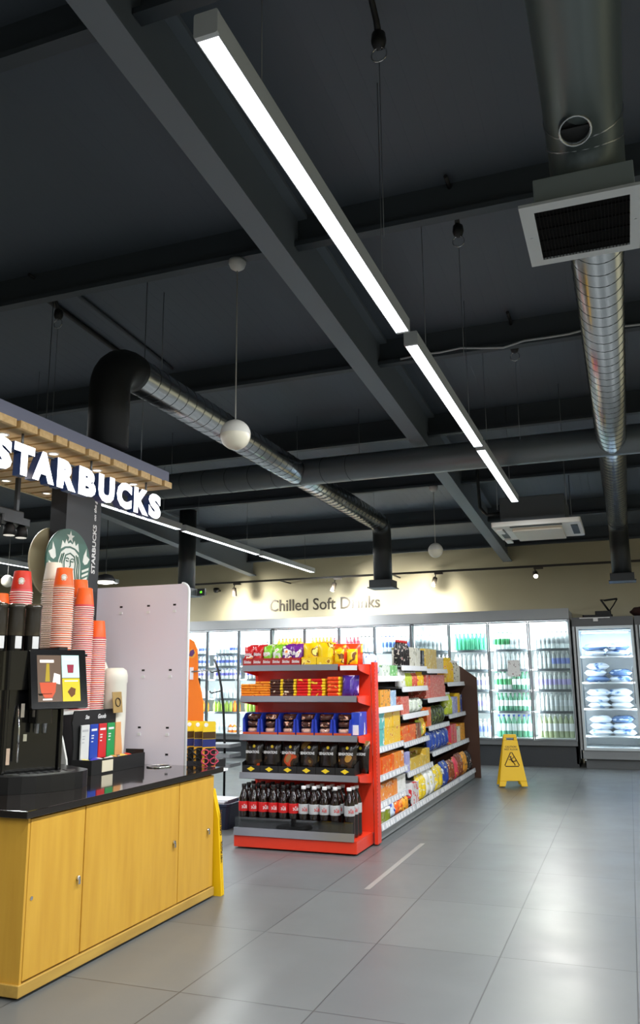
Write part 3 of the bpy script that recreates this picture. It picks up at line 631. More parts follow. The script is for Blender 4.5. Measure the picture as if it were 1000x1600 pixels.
# ================================================================== wet floor sign
M_SIGN = mat('sign_yellow', (236, 190, 10), 0.42); M_INK = mat('sign_ink', (60, 34, 6), 0.5)
t = thing('wet_floor_sign', 'yellow folding caution wet floor sign standing before the coolers', 'wet floor sign', (-1.41, 10.27, 0), 0.28)
th = 0.16; Hs = 0.6
def leaf(sgn):
    b = B(); M = Matrix.Translation((0, 0, Hs)) @ Euler((sgn * th, 0, 0)).to_matrix().to_4x4() @ Matrix.Translation((0, 0, -Hs))
    def zz(z): return z
    hw = lambda z: 0.168 - 0.095 * z / Hs
    D0, D1 = (-0.022, 0.0) if sgn < 0 else (0.0, 0.022)
    # outline with feet and a grip hole, made of vertical strips
    def quad(x0, x1, x2, x3, z0, z1): b.add([M @ Vector((x, y, z)) for y in (D0, D1) for (x, z) in ((x0, z0), (x1, z0), (x3, z1), (x2, z1))], [(0, 1, 2, 3), (7, 6, 5, 4), (0, 4, 5, 1), (1, 5, 6, 2), (2, 6, 7, 3), (3, 7, 4, 0)])
    quad(-hw(0.006), -0.095, -hw(0.065), -0.075, 0.004, 0.065); quad(0.095, hw(0.006), 0.075, hw(0.065), 0.004, 0.065)
    quad(-hw(0.065), hw(0.065), -hw(0.53), hw(0.53), 0.065, 0.53)
    quad(-hw(0.53), -0.045, -hw(0.56), -0.045, 0.53, 0.56); quad(0.045, hw(0.53), 0.045, hw(0.56), 0.53, 0.56); quad(-hw(0.56), hw(0.56), -hw(0.6), hw(0.6), 0.56, 0.6)
    quad(-hw(0.08) + 0.004, -hw(0.08) + 0.016, -hw(0.52) + 0.004, -hw(0.52) + 0.014, 0.08, 0.52)
    return b, M
for sgn in (-1, 1):
    b, M = leaf(sgn); p = obj('leaf', b, M_SIGN, t, bevel=0.004)
    if sgn < 0:
        g = B()
        text(g, 'CAUTION', M @ Vector((0.0, -0.0225, 0.455)), XP, (M.to_3x3() @ ZP), 0.13, 0.021, 0.001, 0.02); text(g, 'WET FLOOR', M @ Vector((0.0, -0.0225, 0.425)), XP, (M.to_3x3() @ ZP), 0.16, 0.021, 0.001, 0.02)
        obj('warning_words', g, M_INK, p)
        g = B(); R = M.to_3x3()
        def W(x, z, y=-0.0235): return M @ Vector((x, y, z))
        tri = [(-0.082, 0.235), (0.082, 0.235), (0.0, 0.395)]
        g.tube([W(*q) for q in ((-0.075, 0.232), (0.0, 0.231), (0.075, 0.232), (0.084, 0.245), (0.045, 0.32), (0.008, 0.39), (-0.008, 0.39), (-0.045, 0.32), (-0.084, 0.245))], 0.0055, 6, closed=True)
        g.lathe([(0.0115, -0.001), (0.0115, 0.001)], (0, 0, 0), 12, M=Matrix.Translation(W(-0.012, 0.338)) @ R.to_4x4() @ Euler((PI / 2, 0, 0)).to_matrix().to_4x4())
        g.tube([W(-0.008, 0.325), W(0.0, 0.3), W(0.012, 0.282)], [0.009, 0.011, 0.009], 6); g.tube([W(0.01, 0.285), W(0.03, 0.262), W(0.036, 0.243)], 0.006, 6); g.tube([W(0.01, 0.285), W(0.034, 0.29), W(0.05, 0.296)], 0.006, 6)
        g.tube([W(-0.004, 0.318), W(-0.022, 0.305), W(-0.036, 0.312)], 0.0045, 6); g.tube([W(-0.003, 0.318), W(0.018, 0.326), W(0.026, 0.34)], 0.0045, 6)
        obj('slip_symbol', g, M_INK, p)

# ================================================================== red end display
M_RED = mat('display_red', (226, 58, 32), 0.35, coat=0.2)
M_LIP = mat('price_strip', (148, 152, 158), 0.28, 0.6)
M_CLEARP = glassy('clear_guard', (226, 232, 234), 0.12)
t = thing('end_display', 'red metal end of aisle display with five shelves of snacks and cola', 'display shelf', (-2.49, 6.05, 0))
XL, XR = -0.505, 0.505
obj('plinth', B().box(XL, XR, 0.0, 0.5, 0.012, 0.095), M_RED, t, bevel=0.004)
obj('base_deck', B().box(XL, XR, 0.0, 0.4, 0.095, 0.104), M_RED, t)
s = obj('price_strip', B().prism([(-0.012, 0.098), (-0.002, 0.098), (0.006, 0.155), (-0.004, 0.155)], 'x', XL, XR - 0.02), M_LIP, t)
obj('clear_guard', B().box(XL + 0.005, XR - 0.03, 0.006, 0.01, 0.12, 0.232), M_CLEARP, t)
obj('back_panel', B().box(XL + 0.02, XR + 0.01, 0.405, 0.42, 0.1, 1.4), M_RED, t)
for x in (XL + 0.005, XR + 0.03):
    b = B().box(x - 0.014, x + 0.014, 0.4, 0.5, 0.012, 1.415)
    p = obj('upright', b, M_RED, t, bevel=0.002)
    b = B()
    for k in range(42): b.box(x - 0.0148, x + 0.0148, 0.408, 0.414, 0.14 + k * 0.03, 0.157 + k * 0.03)
    obj('slot_row', b, mat('slot_dark', (60, 12, 8), 0.6), p)
RS = [0.555, 0.85, 1.15, 1.395]
for i, z in enumerate(RS):
    y0 = 0.09 if i < 3 else 0.12
    s = obj('shelf', B().box(XL, XR, y0, 0.405, z - 0.014, z), M_RED, t)
    obj('price_strip', B().prism([(y0 - 0.016, z - 0.042), (y0 - 0.006, z - 0.046), (y0 + 0.002, z + 0.003), (y0 - 0.006, z + 0.004)], 'x', XL + 0.004, XR - 0.01 if i < 3 else XR - 0.17), M_LIP, s)
    for x in (XL + 0.002, XR - 0.004): obj('bracket', B().prism([(y0, z - 0.014), (0.41, z - 0.014), (0.41, z - 0.085), (y0 + 0.03, z - 0.05), (y0, z - 0.04)], 'x', x, x + 0.006), M_RED, s)
    if i == 3: obj('blank_ticket', B().box(XR - 0.15, XR - 0.012, y0 - 0.012, y0 - 0.004, z - 0.045, z - 0.008), M_WHITE, s)
EX, EY = -2.49, 6.05
# cola bottles
def cola(lab_m, cap_m, txt_m, label, loc, name='cola_bottle', words='Coca-Cola'):
    t = thing(name, label, 'bottle', loc, 0, 'cola bottles on the red display'); h, r = 0.365, 0.041
    pr = [(r * 0.75, 0), (r * 0.97, 0.01), (r, 0.03), (r * 0.97, 0.1), (r, 0.15), (r, 0.24), (r * 0.93, 0.262), (r * 0.7, 0.295), (r * 0.42, 0.325), (r * 0.38, 0.338), (r * 0.48, 0.341), (r * 0.38, 0.344), (r * 0.38, 0.348)]
    obj('body', B().lathe(pr, seg=18), mat('cola', (20, 8, 6), 0.06, coat=0.6), t)
    l = obj('label', B().lathe([(r * 1.012, 0.168), (r * 1.015, 0.17), (r * 1.015, 0.238), (r * 1.012, 0.24)], seg=18), lab_m, t)
    b = B(); text(b, words, (0.012, -r * 1.02, 0.205), XP, ZP, 0.062, 0.032, 0.0006, 0.015, 0.25, bend=r * 1.02)
    obj('label_script', b, txt_m, l)
    obj('cap', B().lathe([(r * 0.44, 0.346), (r * 0.46, 0.348), (r * 0.46, 0.366), (r * 0.42, 0.369)], seg=16), cap_m, t)
    return t
M_SILV = mat('lab_silver', (196, 198, 200), 0.3, 0.2)
cr_ = cola(L_RED, C_BLACK, C_WHITE, 'red labelled cola bottle, first from the left in the front row', (EX - 0.45, EY + 0.062, 0.105))
cs_ = cola(M_SILV, C_WHITE, L_RED, 'silver labelled cola bottle, seventh from the left in the front row', (EX + 0.06, EY + 0.062, 0.105))
for rw, (yy, rn) in enumerate(((0.062, 'front'), (0.15, 'second'), (0.238, 'third'))):
    for k in range(11):
        if rw == 0 and k in (0, 6): continue
        src = cr_ if k < 6 else cs_
        dup(src, (EX - 0.45 + k * 0.0853 + (0.028 if k == 10 else 0), EY + yy, 0.105), '%s labelled cola bottle, %s from the left in the %s row' % ('red' if k < 6 else 'silver', nth(k + 1), rn), rz=random.uniform(-0.35, 0.35))
# black crisp bags
M_CRISP = [printed('crisp_%d' % i, [(24, 18, 16), (30, 24, 20), (60, 40, 28), acc, (150, 110, 60)], 7, 0.22) for i, acc in enumerate(((190, 70, 30), (120, 96, 50), (176, 130, 60)))]
M_YLOGO = mat('crisp_yellow', (236, 204, 40), 0.35)
def crisp(i, label, loc, rz=0, rx=-0.12):
    t = thing('crisp_bag', label, 'crisp bag', loc, rz, 'crisp bags on the red display')
    M = Matrix.Translation((0, 0, 0.005)) @ Euler((rx, 0, 0)).to_matrix().to_4x4() @ Matrix.Translation((0, 0, 0.122))
    obj('bag', pillow(B(), 0.152, 0.245, 0.065, M=M, crumple=0.003), M_CRISP[i], t)
    R = M.to_3x3()
    b = B(); text(b, 'SENSATIONS', M @ Vector((0.0, -0.037, 0.02)), XP, R @ ZP, 0.118, 0.021, 0.001, 0.02)
    obj('brand_word', b, C_WHITE, t)
    b = B(); b.lathe([(0.012, -0.0005), (0.012, 0.001)], (0, 0, 0), 14, M=M @ Matrix.Translation((0.01, -0.033, 0.065)) @ Euler((PI / 2, 0, 0)).to_matrix().to_4x4()); obj('seal_dot', b, M_YLOGO, t)
    return t
def crisptray(label, loc):
    t = thing('crisp_tray', label, 'tray', loc, 0, 'crisp trays on the red display')
    obj('box', B().box(-0.078, 0.078, 0.0, 0.004, 0.0, 0.055).box(-0.078, 0.078, 0.19, 0.194, 0, 0.12).box(-0.078, 0.078, 0.004, 0.19, 0.0, 0.003).add([(s * 0.078, y, z) for s in (-1, 1) for (y, z) in ((0.0, 0), (0.194, 0), (0.194, 0.12), (0.0, 0.075))], [(0, 1, 2, 3), (7, 6, 5, 4)]), M_MATTE, t)
    b = B(); b.prism([(-0.035, 0.028), (-0.018, 0.036), (0.0, 0.046), (0.018, 0.036), (0.035, 0.028), (0.018, 0.02), (0.0, 0.009), (-0.018, 0.02)], 'y', -0.002, 0.0)
    obj('yellow_emblem', b, M_YLOGO, t)
    return t
tr0 = crisptray('black crisp tray with yellow emblem, first from the left', (EX - 0.41, EY + 0.1, 0.556))
c0 = None
for k, kd in enumerate((0, 0, 0, 1, 1, 2)):
    x = EX - 0.41 + k * 0.159
    if k: dup(tr0, (x, EY + 0.1, 0.556), 'black crisp tray with yellow emblem, %s from the left' % nth(k + 1))
    lb_ = 'black crisp bag with white lettering, %s from the left, front of its tray' % nth(k + 1)
    first = {0: 0, 1: 3, 2: 5}[kd]
    if k == first:
        src = crisp(kd, lb_, (x, EY + 0.148, 0.562)); protos = globals().setdefault('CRP', {}); protos[kd] = src
    else: dup(CRP[kd], (x, EY + 0.148, 0.562), lb_, rz=random.uniform(-0.08, 0.08))
    dup(CRP[kd], (x, EY + 0.225, 0.562), 'black crisp bag, %s from the left, back of its tray' % nth(k + 1), rz=random.uniform(-0.05, 0.05))
dup(CRP[1], (EX + 0.465, EY + 0.24, 0.556), 'black crisp bag set back beside the red upright', rz=-0.2)
# blue snack boxes with three packs each
M_BOXB = mat('box_blue', (36, 60, 176), 0.4); M_PKT = printed('snack_pack', [(74, 44, 36), (60, 34, 30), (214, 150, 120), (240, 214, 196), (150, 90, 60)], 22, 0.25)
M_PKT2 = printed('snack_pack_pink', [(216, 170, 150), (200, 140, 120), (240, 220, 210), (120, 70, 50), (90, 50, 40)], 18, 0.25)
def snackbox(label, loc):
    t = thing('snack_box', label, 'box', loc, 0, 'blue snack boxes on the red display'); wd, h, d = 0.152, 0.165, 0.2
    b = B().box(-wd / 2, wd / 2, d - 0.003, d, 0, h).box(-wd / 2, wd / 2, 0, d - 0.003, 0, 0.003).box(-wd / 2, wd / 2, 0.0, 0.003, 0.003, 0.02)
    for s in (-1, 1):
        b.prism([(0, 0.003), (d - 0.003, 0.003), (d - 0.003, h), (0.05, h), (0.0, h * 0.72)], 'x', s * wd / 2 - (0.003 if s > 0 else 0), s * wd / 2 + (0.003 if s < 0 else 0))
    b.prism([(-wd / 2, 0.02), (-wd / 2 + 0.026, 0.02), (-wd / 2 + 0.016, 0.12), (-wd / 2, 0.125)], 'y', 0, 0.003); b.prism([(wd / 2 - 0.026, 0.02), (wd / 2, 0.02), (wd / 2, 0.125), (wd / 2 - 0.016, 0.12)], 'y', 0, 0.003)
    obj('carton', b, M_BOXB, t)
    obj('front_strip', B().box(-wd / 2 + 0.004, wd / 2 - 0.004, -0.002, 0.0, 0.001, 0.019), mat('strip_orange', (196, 80, 40), 0.4), t)
    return t
pkm = [mesh('pk', pillow(B(), 0.125, 0.05, 0.15, M=Matrix.Translation((0, 0, 0))), m) for m in (M_PKT, M_PKT2)]
sb0 = snackbox('blue open fronted snack box, first from the left', (EX - 0.41, EY + 0.1, 0.851))
for k in range(6):
    x = EX - 0.41 + k * 0.156
    if k: dup(sb0, (x, EY + 0.1, 0.851), 'blue open fronted snack box, %s from the left' % nth(k + 1))
    for j in range(3):
        o = bpy.data.objects.new('snack_packet', pkm[0 if j else 1]); COL.objects.link(o); o.location = (x, EY + 0.185, 0.88 + j * 0.052)
        tag(o, 'brown snack packet, %s in the %s blue box' % (('lowest', 'middle', 'topmost')[j], nth(k + 1)), 'snack packet', 'packets in the blue snack boxes')
t = thing('snack_box', 'blue and white closed snack box beside the red upright', 'box', (EX + 0.468, EY + 0.13, 0.851))
obj('carton', B().box(-0.033, 0.03, 0, 0.2, 0, 0.175), printed('box_bluewhite', [(44, 70, 180), (60, 84, 190), (226, 230, 240), (220, 120, 90)], 12), t, bevel=0.002); obj('white_panel', B().box(-0.028, 0.025, -0.001, 0, 0.005, 0.08), C_WHITE, t)
# chocolate bars
def barmesh(name, w_, d_, h_, m1, m2, endw=0.022):
    b = B().rbox(-w_ / 2, w_ / 2 - endw, -d_ / 2, d_ / 2, 0, h_, h_ * 0.42, 0, axis='x'); b.rbox(w_ / 2 - endw, w_ / 2, -d_ / 2, d_ / 2, 0.001, h_ - 0.001, h_ * 0.4, 1, axis='x')
    b.box(-w_ / 2 - 0.008, -w_ / 2, -d_ / 2 * 0.9, d_ / 2 * 0.9, h_ * 0.45, h_ * 0.55, 0); b.box(w_ / 2, w_ / 2 + 0.006, -d_ / 2 * 0.9, d_ / 2 * 0.9, h_ * 0.45, h_ * 0.55, 1)
    return mesh(name, b, [m1, m2])
BO = printed('bar_orange', [(240, 140, 30), (244, 160, 40), (220, 90, 20), (250, 210, 70)], 24, 0.25); BBr = printed('bar_brown', [(70, 34, 24), (58, 28, 22), (120, 70, 40), (230, 214, 190)], 20, 0.25)
BR = printed('bar_red', [(214, 30, 30), (204, 24, 28), (240, 200, 60), (240, 230, 220)], 22, 0.25); BRO = printed('bar_redorange', [(226, 70, 34), (232, 90, 36), (220, 50, 30), (250, 190, 80)], 20, 0.25)
BYE = mat('bar_end_yellow', (244, 206, 40), 0.3)
bars = [('orange', mesh_ := barmesh('bar', 0.13, 0.09, 0.0195, BO, BO), 5, -0.44), ('orange', mesh_, 6, -0.31), ('dark brown', mb := barmesh('bar', 0.112, 0.09, 0.0225, BBr, BYE), 6, -0.19), ('dark brown', mb, 6, -0.075), ('red', mr_ := barmesh('bar', 0.116, 0.09, 0.0225, BR, BYE), 6, 0.045), ('red', mr_, 6, 0.167), ('orange red', barmesh('bar', 0.105, 0.09, 0.03, BRO, BYE, 0.014), 5, 0.3)]
for si, (cn, me, n_, x) in enumerate(bars):
    for k in range(n_):
        h_ = me.vertices and (0.0195 if cn == 'orange' else 0.0225 if cn != 'orange red' else 0.03)
        o = bpy.data.objects.new('chocolate_bar', me); COL.objects.link(o); o.location = (EX + x + random.uniform(-0.003, 0.003), EY + 0.15 + random.uniform(-0.004, 0.004), 1.151 + k * h_); o.rotation_euler = (0, 0, random.uniform(-0.03, 0.03))
        tag(o, '%s chocolate bar, %s from the bottom of the %s stack from the left' % (cn, nth(k + 1), nth(si + 1)), 'chocolate bar', 'chocolate bars on the red display')
M_PURP = printed('purple_wrap', [(74, 44, 140), (60, 34, 120), (140, 110, 190), (220, 200, 230)], 16, 0.2)
for k in range(3):
    o = obj('chocolate_bag', pillow(B(), 0.1, 0.16, 0.05, M=Matrix.Translation((0, 0, 0.08)) @ Euler((-0.15, 0, 0)).to_matrix().to_4x4(), crumple=0.004), M_PURP, None, (EX + 0.415, EY + 0.13 + k * 0.06, 1.152)); tag(o, 'purple chocolate bag, %s back from the shelf front beside the upright' % nth(k + 1), 'chocolate bag', 'purple bags on the red display')
# top shelf pouches
M_RB = mat('tray_red', (176, 40, 36), 0.4)
def pouchmat(n, c, d): return printed(n, [c, d, (250, 240, 230), (240, 150, 60), (60, 140, 60)], 14, 0.25)
PM = {'red': pouchmat('pouch_red', (206, 34, 36), (190, 24, 30)), 'green': pouchmat('pouch_green', (128, 190, 40), (140, 204, 50)), 'purple': pouchmat('pouch_purple', (122, 44, 150), (104, 34, 130))}
def sweettray(label, loc, wd=0.083, body=None, word='Skittles', wc=None, name='sweet_tray'):
    t = thing(name, label, 'tray', loc, 0, 'sweet trays on top of the red display')
    obj('box', B().box(-wd / 2, wd / 2, 0, 0.003, 0, 0.058).box(-wd / 2, wd / 2, 0.17, 0.173, 0, 0.1).box(-wd / 2, wd / 2, 0.003, 0.17, 0, 0.003).add([(s * wd / 2, y, z) for s in (-1, 1) for (y, z) in ((0.0, 0), (0.173, 0), (0.173, 0.1), (0.0, 0.058))], [(0, 1, 2, 3), (7, 6, 5, 4)]), body or M_RB, t)
    if word:
        b = B(); text(b, word, (0.0, -0.0005, 0.03), XP, ZP, wd * 0.78, 0.024, 0.001, 0.02, 0.15); obj('tray_word', b, wc or C_WHITE, t)
    return t
def pouch(me, label, loc, name='sweet_pouch', rz=0, sc=1):
    o = bpy.data.objects.new(name, me); COL.objects.link(o); o.location = loc; o.rotation_euler = (0, 0, rz); o.scale = (sc, sc, sc)
    return tag(o, label, 'sweet pouch', 'sweet pouches on top of the red display')
def pouchmesh(wd, h, d, m, word=None, wc=None):
    M = Matrix.Translation((0, 0, h / 2)) @ Euler((-0.1, 0, 0)).to_matrix().to_4x4()
    b = pillow(B(), wd, h, d, M=M, crumple=0.003); b.m = [0] * len(b.f)
    if word: text(b, word, M @ Vector((0, -d / 2 - 0.004, 0.01)), XP, M.to_3x3() @ Vector((0.0, 0, 1)), wd * 0.8, 0.026, 0.001, 0.02, 0.2, m=1)
    return mesh('pouch', b, [m, wc or C_WHITE])
pk3 = {c: pouchmesh(0.082, 0.15, 0.04, PM[c], 'Skittles') for c in PM}
st0 = None
for k, c in enumerate(('red', 'red', 'green', 'green', 'purple', 'purple')):
    x = EX - 0.46 + k * 0.0858
    lb_ = 'small red sweet tray, %s from the left, under %s pouches' % (nth(k + 1), c)
    if st0 is None: st0 = sweettray(lb_, (x, EY + 0.125, 1.396))
    else: dup(st0, (x, EY + 0.125, 1.396), lb_)
    for j in range(3): pouch(pk3[c], '%s sweet pouch, %s back in the %s tray from the left' % (c, nth(j + 1), nth(k + 1)), (x, EY + 0.155 + j * 0.05, 1.402 + 0.01 * j), rz=random.uniform(-0.06, 0.06))
MYB = printed('pouch_yellow', [(246, 206, 20), (240, 190, 16), (120, 70, 20), (250, 230, 120)], 12, 0.25); MOR = printed('pouch_orange', [(232, 70, 30), (238, 100, 30), (250, 190, 40), (250, 220, 90)], 12, 0.25)
M_YTRAY = printed('tray_yellow', [(244, 204, 30), (240, 196, 24), (250, 224, 110), (180, 120, 30)], 18, 0.35)
ym = pouchmesh(0.13, 0.17, 0.05, MYB); om = pouchmesh(0.12, 0.165, 0.05, MOR); ys = pouchmesh(0.085, 0.12, 0.045, MYB)
for k, x in enumerate((0.085, 0.215)):
    sweettray('yellow sweet tray, %s right of the small red trays' % nth(k + 1), (EX + x, EY + 0.125, 1.396), 0.126, M_YTRAY, None)
    for j in range(2): pouch(ym, 'yellow sweet pouch, %s back in the %s yellow tray' % (nth(j + 1), nth(k + 1)), (EX + x, EY + 0.165 + j * 0.06, 1.402), rz=random.uniform(-0.1, 0.1))
for k, x in enumerate((0.325, 0.435)):
    for j in range(2): pouch(om, 'orange red sweet pouch, %s of two, %s stack beside the upright' % (('front', 'rear')[j], ('inner', 'outer')[k]), (EX + x, EY + 0.215 + j * 0.06, 1.396), rz=random.uniform(-0.1, 0.1))
    pouch(ys, 'small yellow sweet pouch leaning before the %s orange red stack' % ('inner', 'outer')[k], (EX + x + 0.01, EY + 0.15, 1.396), rz=(-0.1, 0.35)[k])

# ================================================================== long gondola
M_GREY = mat('gondola_grey', (142, 146, 148), 0.4, 0.2); M_GDARK = mat('gondola_back', (58, 60, 62), 0.6); M_TICK = mat('ticket_white', (238, 239, 242), 0.4); M_TICKG = mat('ticket_rail', (198, 202, 208), 0.35)
BAYS = [(6.62, 7.77, [1.30, 1.03, 0.70, 0.475, 0.262]), (7.77, 8.84, [1.40, 1.195, 0.935, 0.675, 0.405]), (8.84, 9.91, [1.375, 1.06, 0.765, 0.5]), (9.91, 10.97, [1.22, 0.84, 0.5])]
BAYN = ['bay beside the red display', 'second gondola bay', 'third gondola bay', 'bay beside the brown panel']
t = thing('gondola_shelving', 'long grey shop gondola of groceries running back to the coolers', 'shelving', (-1.965, 6.6, 0))
obj('spine', B().box(-0.56, -0.53, 0.0, 4.4, 0.02, 1.41), M_GDARK, t)
for bi, (y0, y1, zs) in enumerate(BAYS):
    a, c = y0 - 6.6, y1 - 6.6
    p = obj('plinth', B().box(-1.05, -0.01, a + 0.003, c - 0.003, 0.01, 0.085), M_GREY, t)
    obj('base_deck', B().box(-0.53, -0.004, a + 0.002, c - 0.002, 0.085, 0.1), M_GREY, t)
    def rail(xf, z, par, full):
        r_ = obj('price_rail', B().prism([(xf, z - 0.042), (xf + 0.012, z - 0.046), (xf + 0.004, z + 0.004), (xf - 0.006, z + 0.004)], 'y', a + 0.008, c - 0.008), M_TICKG if not full else M_TICK, par)
        b = B(); yy = a + 0.03
        while yy < c - 0.08:
            wd = random.uniform(0.035, 0.06); b.add([(xf + 0.0135 - dz * 0.17, y, z - 0.042 + dz) for (y, dz) in ((yy, 0.002), (yy + wd, 0.002), (yy + wd, 0.038), (yy, 0.038))] + [(xf + 0.0125 - dz * 0.17, y, z - 0.042 + dz) for (y, dz) in ((yy, 0.002), (yy + wd, 0.002), (yy + wd, 0.038), (yy, 0.038))], [(0, 1, 2, 3), (7, 6, 5, 4), (0, 4, 5, 1), (1, 5, 6, 2), (2, 6, 7, 3), (3, 7, 4, 0)]); yy += wd + random.uniform(0.012, 0.07)
        obj('ticket_pattern', b, M_TICK, r_)
    rail(-0.004, 0.125, p, False)
    for z in zs:
        xf = -0.1 if z > 0.6 else -0.07
        s = obj('shelf', B().box(-0.53, xf, a + 0.004, c - 0.004, z - 0.012, z), M_GREY, t)
        rail(xf, z, s, z > 0.9)
    obj('upright', B().box(-0.545, -0.515, a - 0.01, a + 0.01, 0.1, 1.41), M_GDARK, t)
tag(obj('gondola_end_panel', B().prism([(-2.54, 0.0), (-1.9, 0.0), (-1.9, 1.27), (-2.12, 1.43), (-2.54, 1.43)], 'y', 10.99, 11.02), mat('panel_brown', (66, 38, 22), 0.45)), 'dark brown end panel with a slanted top closing the gondola', 'panel')
# goods on the gondola
def PR(n, cols, sc=14): return printed('g_' + n, cols, sc * 2.1, 0.35)
G = {
 'teal': PR('teal', [(92, 186, 182), (110, 196, 190), (240, 240, 236), (240, 150, 60), (60, 130, 140)], 9), 'yellow': PR('yellow', [(246, 200, 40), (244, 184, 34), (250, 226, 140), (226, 110, 40), (180, 70, 40)], 9),
 'orange': PR('orange', [(236, 96, 30), (240, 130, 40), (250, 190, 90), (200, 50, 24), (250, 230, 200)], 12), 'orange white': PR('orangewhite', [(240, 150, 60), (236, 120, 40), (246, 226, 200), (250, 244, 236), (200, 90, 30)], 11),
 'green': PR('green', [(120, 190, 110), (140, 204, 120), (230, 240, 220), (70, 130, 60), (240, 220, 90)], 10), 'light blue': PR('lblue', [(170, 200, 232), (190, 214, 240), (240, 246, 250), (110, 150, 200)], 9), 'amber': PR('amber', [(238, 160, 40), (240, 180, 70), (60, 40, 40), (230, 120, 40), (250, 220, 160)], 14),
 'white green': PR('whitegreen', [(226, 234, 220), (236, 240, 236), (150, 190, 100), (90, 120, 150), (120, 170, 80)], 11), 'blue white': PR('bluewhite', [(200, 214, 230), (220, 230, 240), (70, 90, 180), (60, 70, 160), (150, 190, 200)], 8), 'cream': PR('cream', [(222, 218, 200), (232, 228, 214), (160, 150, 120), (40, 36, 34), (196, 190, 110)], 10),
 'black': PR('black', [(30, 26, 28), (40, 34, 36), (200, 190, 180), (120, 60, 60), (220, 120, 120)], 14), 'gold': PR('gold', [(214, 178, 70), (224, 196, 90), (240, 226, 170), (180, 120, 70), (150, 170, 60)], 9), 'pink red': PR('pinkred', [(220, 96, 80), (230, 120, 90), (246, 200, 180), (196, 50, 50), (240, 170, 70)], 18),
 'deep blue': PR('deepblue', [(36, 70, 160), (30, 56, 140), (200, 214, 236), (230, 200, 90), (90, 130, 200)], 10), 'lime': PR('lime', [(196, 212, 70), (206, 220, 90), (236, 240, 190), (110, 150, 50)], 10), 'dark green': PR('darkgreen', [(52, 60, 36), (70, 84, 40), (150, 170, 80), (30, 32, 24), (210, 200, 150)], 18), 'lilac': PR('lilac', [(166, 166, 220), (186, 186, 230), (230, 230, 244), (110, 110, 180)], 9),
 'red white': PR('redwhite', [(226, 226, 226), (214, 60, 70), (236, 236, 236), (200, 40, 56), (180, 190, 190)], 6), 'brown': PR('brown', [(130, 66, 36), (150, 80, 44), (224, 190, 150), (60, 36, 30), (230, 130, 50)], 11), 'rose': PR('rose', [(220, 70, 90), (210, 56, 80), (240, 180, 60), (60, 40, 50), (236, 150, 160)], 10), 'white': PR('white', [(240, 240, 236), (232, 234, 230), (200, 206, 190), (226, 210, 80)], 10), 'yellow white': PR('yellowwhite', [(236, 206, 50), (224, 200, 60), (246, 244, 230), (150, 150, 60), (250, 246, 236)], 14),
}
MESHES = {}
def good_mesh(kind, c, w_, d_, h_):
    key = (kind, c, round(w_, 3), round(d_, 3), round(h_, 3))
    if key in MESHES: return MESHES[key]
    if kind == 'carton': b = B().box(-d_, 0, -w_ / 2, w_ / 2, 0, h_)
    elif kind == 'bag': b = pillow(B(), w_, h_, min(d_, 0.09), M=Matrix.Translation((-0.05, 0, h_ / 2)) @ Euler((0, 0, PI / 2)).to_matrix().to_4x4() @ Euler((-0.12, 0, 0)).to_matrix().to_4x4(), crumple=0.008)
    elif kind == 'tub': r = min(w_, d_) / 2; b = B().lathe([(r * 0.9, 0), (r, 0.004), (r, h_ * 0.85), (r * 1.03, h_ * 0.86), (r * 1.03, h_ - 0.003), (r * 0.97, h_)], (-r, 0, 0), 14, mats=[0, 0, 1, 1, 1])
    else: r = min(w_, d_) / 2; b = B().lathe([(r * 0.85, 0), (r, 0.008), (r, h_ * 0.62), (r * 0.85, h_ * 0.74), (r * 0.42, h_ * 0.86), (r * 0.42, h_ * 0.9), (r * 0.5, h_ * 0.905), (r * 0.5, h_)], (-r, 0, 0), 14, mats=[0, 0, 0, 0, 0, 1, 1])
    MESHES[key] = mesh(kind, b, [G[c], {'black': C_RED, 'yellow': L_YEL, 'deep blue': C_BLUE}.get(c, C_WHITE)])
    return MESHES[key]
NM = {'carton': 'grocery_carton', 'bag': 'grocery_bag', 'tub': 'grocery_tub', 'bottle': 'grocery_bottle'}
def fill(bi, si, items):
    """items: (kind, colour, width, depth, height, count, layers[, gap])"""
    y0, y1, zs = BAYS[bi]; zs = zs + [0.1]
    z = zs[si]; xf = -1.965 + ((-0.112 if z > 0.6 else -0.082) if z > 0.11 else -0.03)
    sh = 'base deck' if si == len(zs) - 1 else ('top', 'second', 'third', 'fourth', 'fifth')[si] + ' shelf'
    y = y0 + (0.17 if bi == 0 else 0.02); pos = 0
    for it in items:
        kind, c, w_, d_, h_, cnt_, lay = it[:7]; y += it[7] if len(it) > 7 else 0
        me = good_mesh(kind, c, w_, d_, h_)
        for k in range(cnt_):
            pos += 1
            for j in range(lay):
                o = bpy.data.objects.new(NM[kind], me); COL.objects.link(o)
                o.location = (xf - random.uniform(0, 0.008), y + w_ / 2, z + 0.001 + j * (h_ + 0.001)); o.rotation_euler = (0, 0, random.uniform(-0.03, 0.03))
                lv = '' if lay == 1 else (' lower', ' upper')[j] if lay == 2 else (' lowest', ' middle', ' topmost')[j]
                tag(o, '%s%s %s, %s along the %s of the %s' % (lv.strip() + ' ' if lv else '', c, kind, nth(pos), sh, BAYN[bi]), kind, 'groceries on the long gondola')
            y += w_ + 0.006
fill(0, 0, [('bag', 'blue white', 0.17, 0.09, 0.2, 2, 1), ('carton', 'white green', 0.13, 0.15, 0.1, 2, 1, 0.02), ('carton', 'green', 0.12, 0.15, 0.1, 2, 1)])
fill(0, 1, [('carton', 'green', 0.25, 0.2, 0.17, 1, 1), ('carton', 'amber', 0.11, 0.15, 0.15, 3, 1, 0.02), ('carton', 'light blue', 0.21, 0.18, 0.14, 1, 1)])
fill(0, 2, [('carton', 'teal', 0.19, 0.25, 0.145, 2, 2), ('carton', 'yellow', 0.27, 0.25, 0.145, 2, 2)])
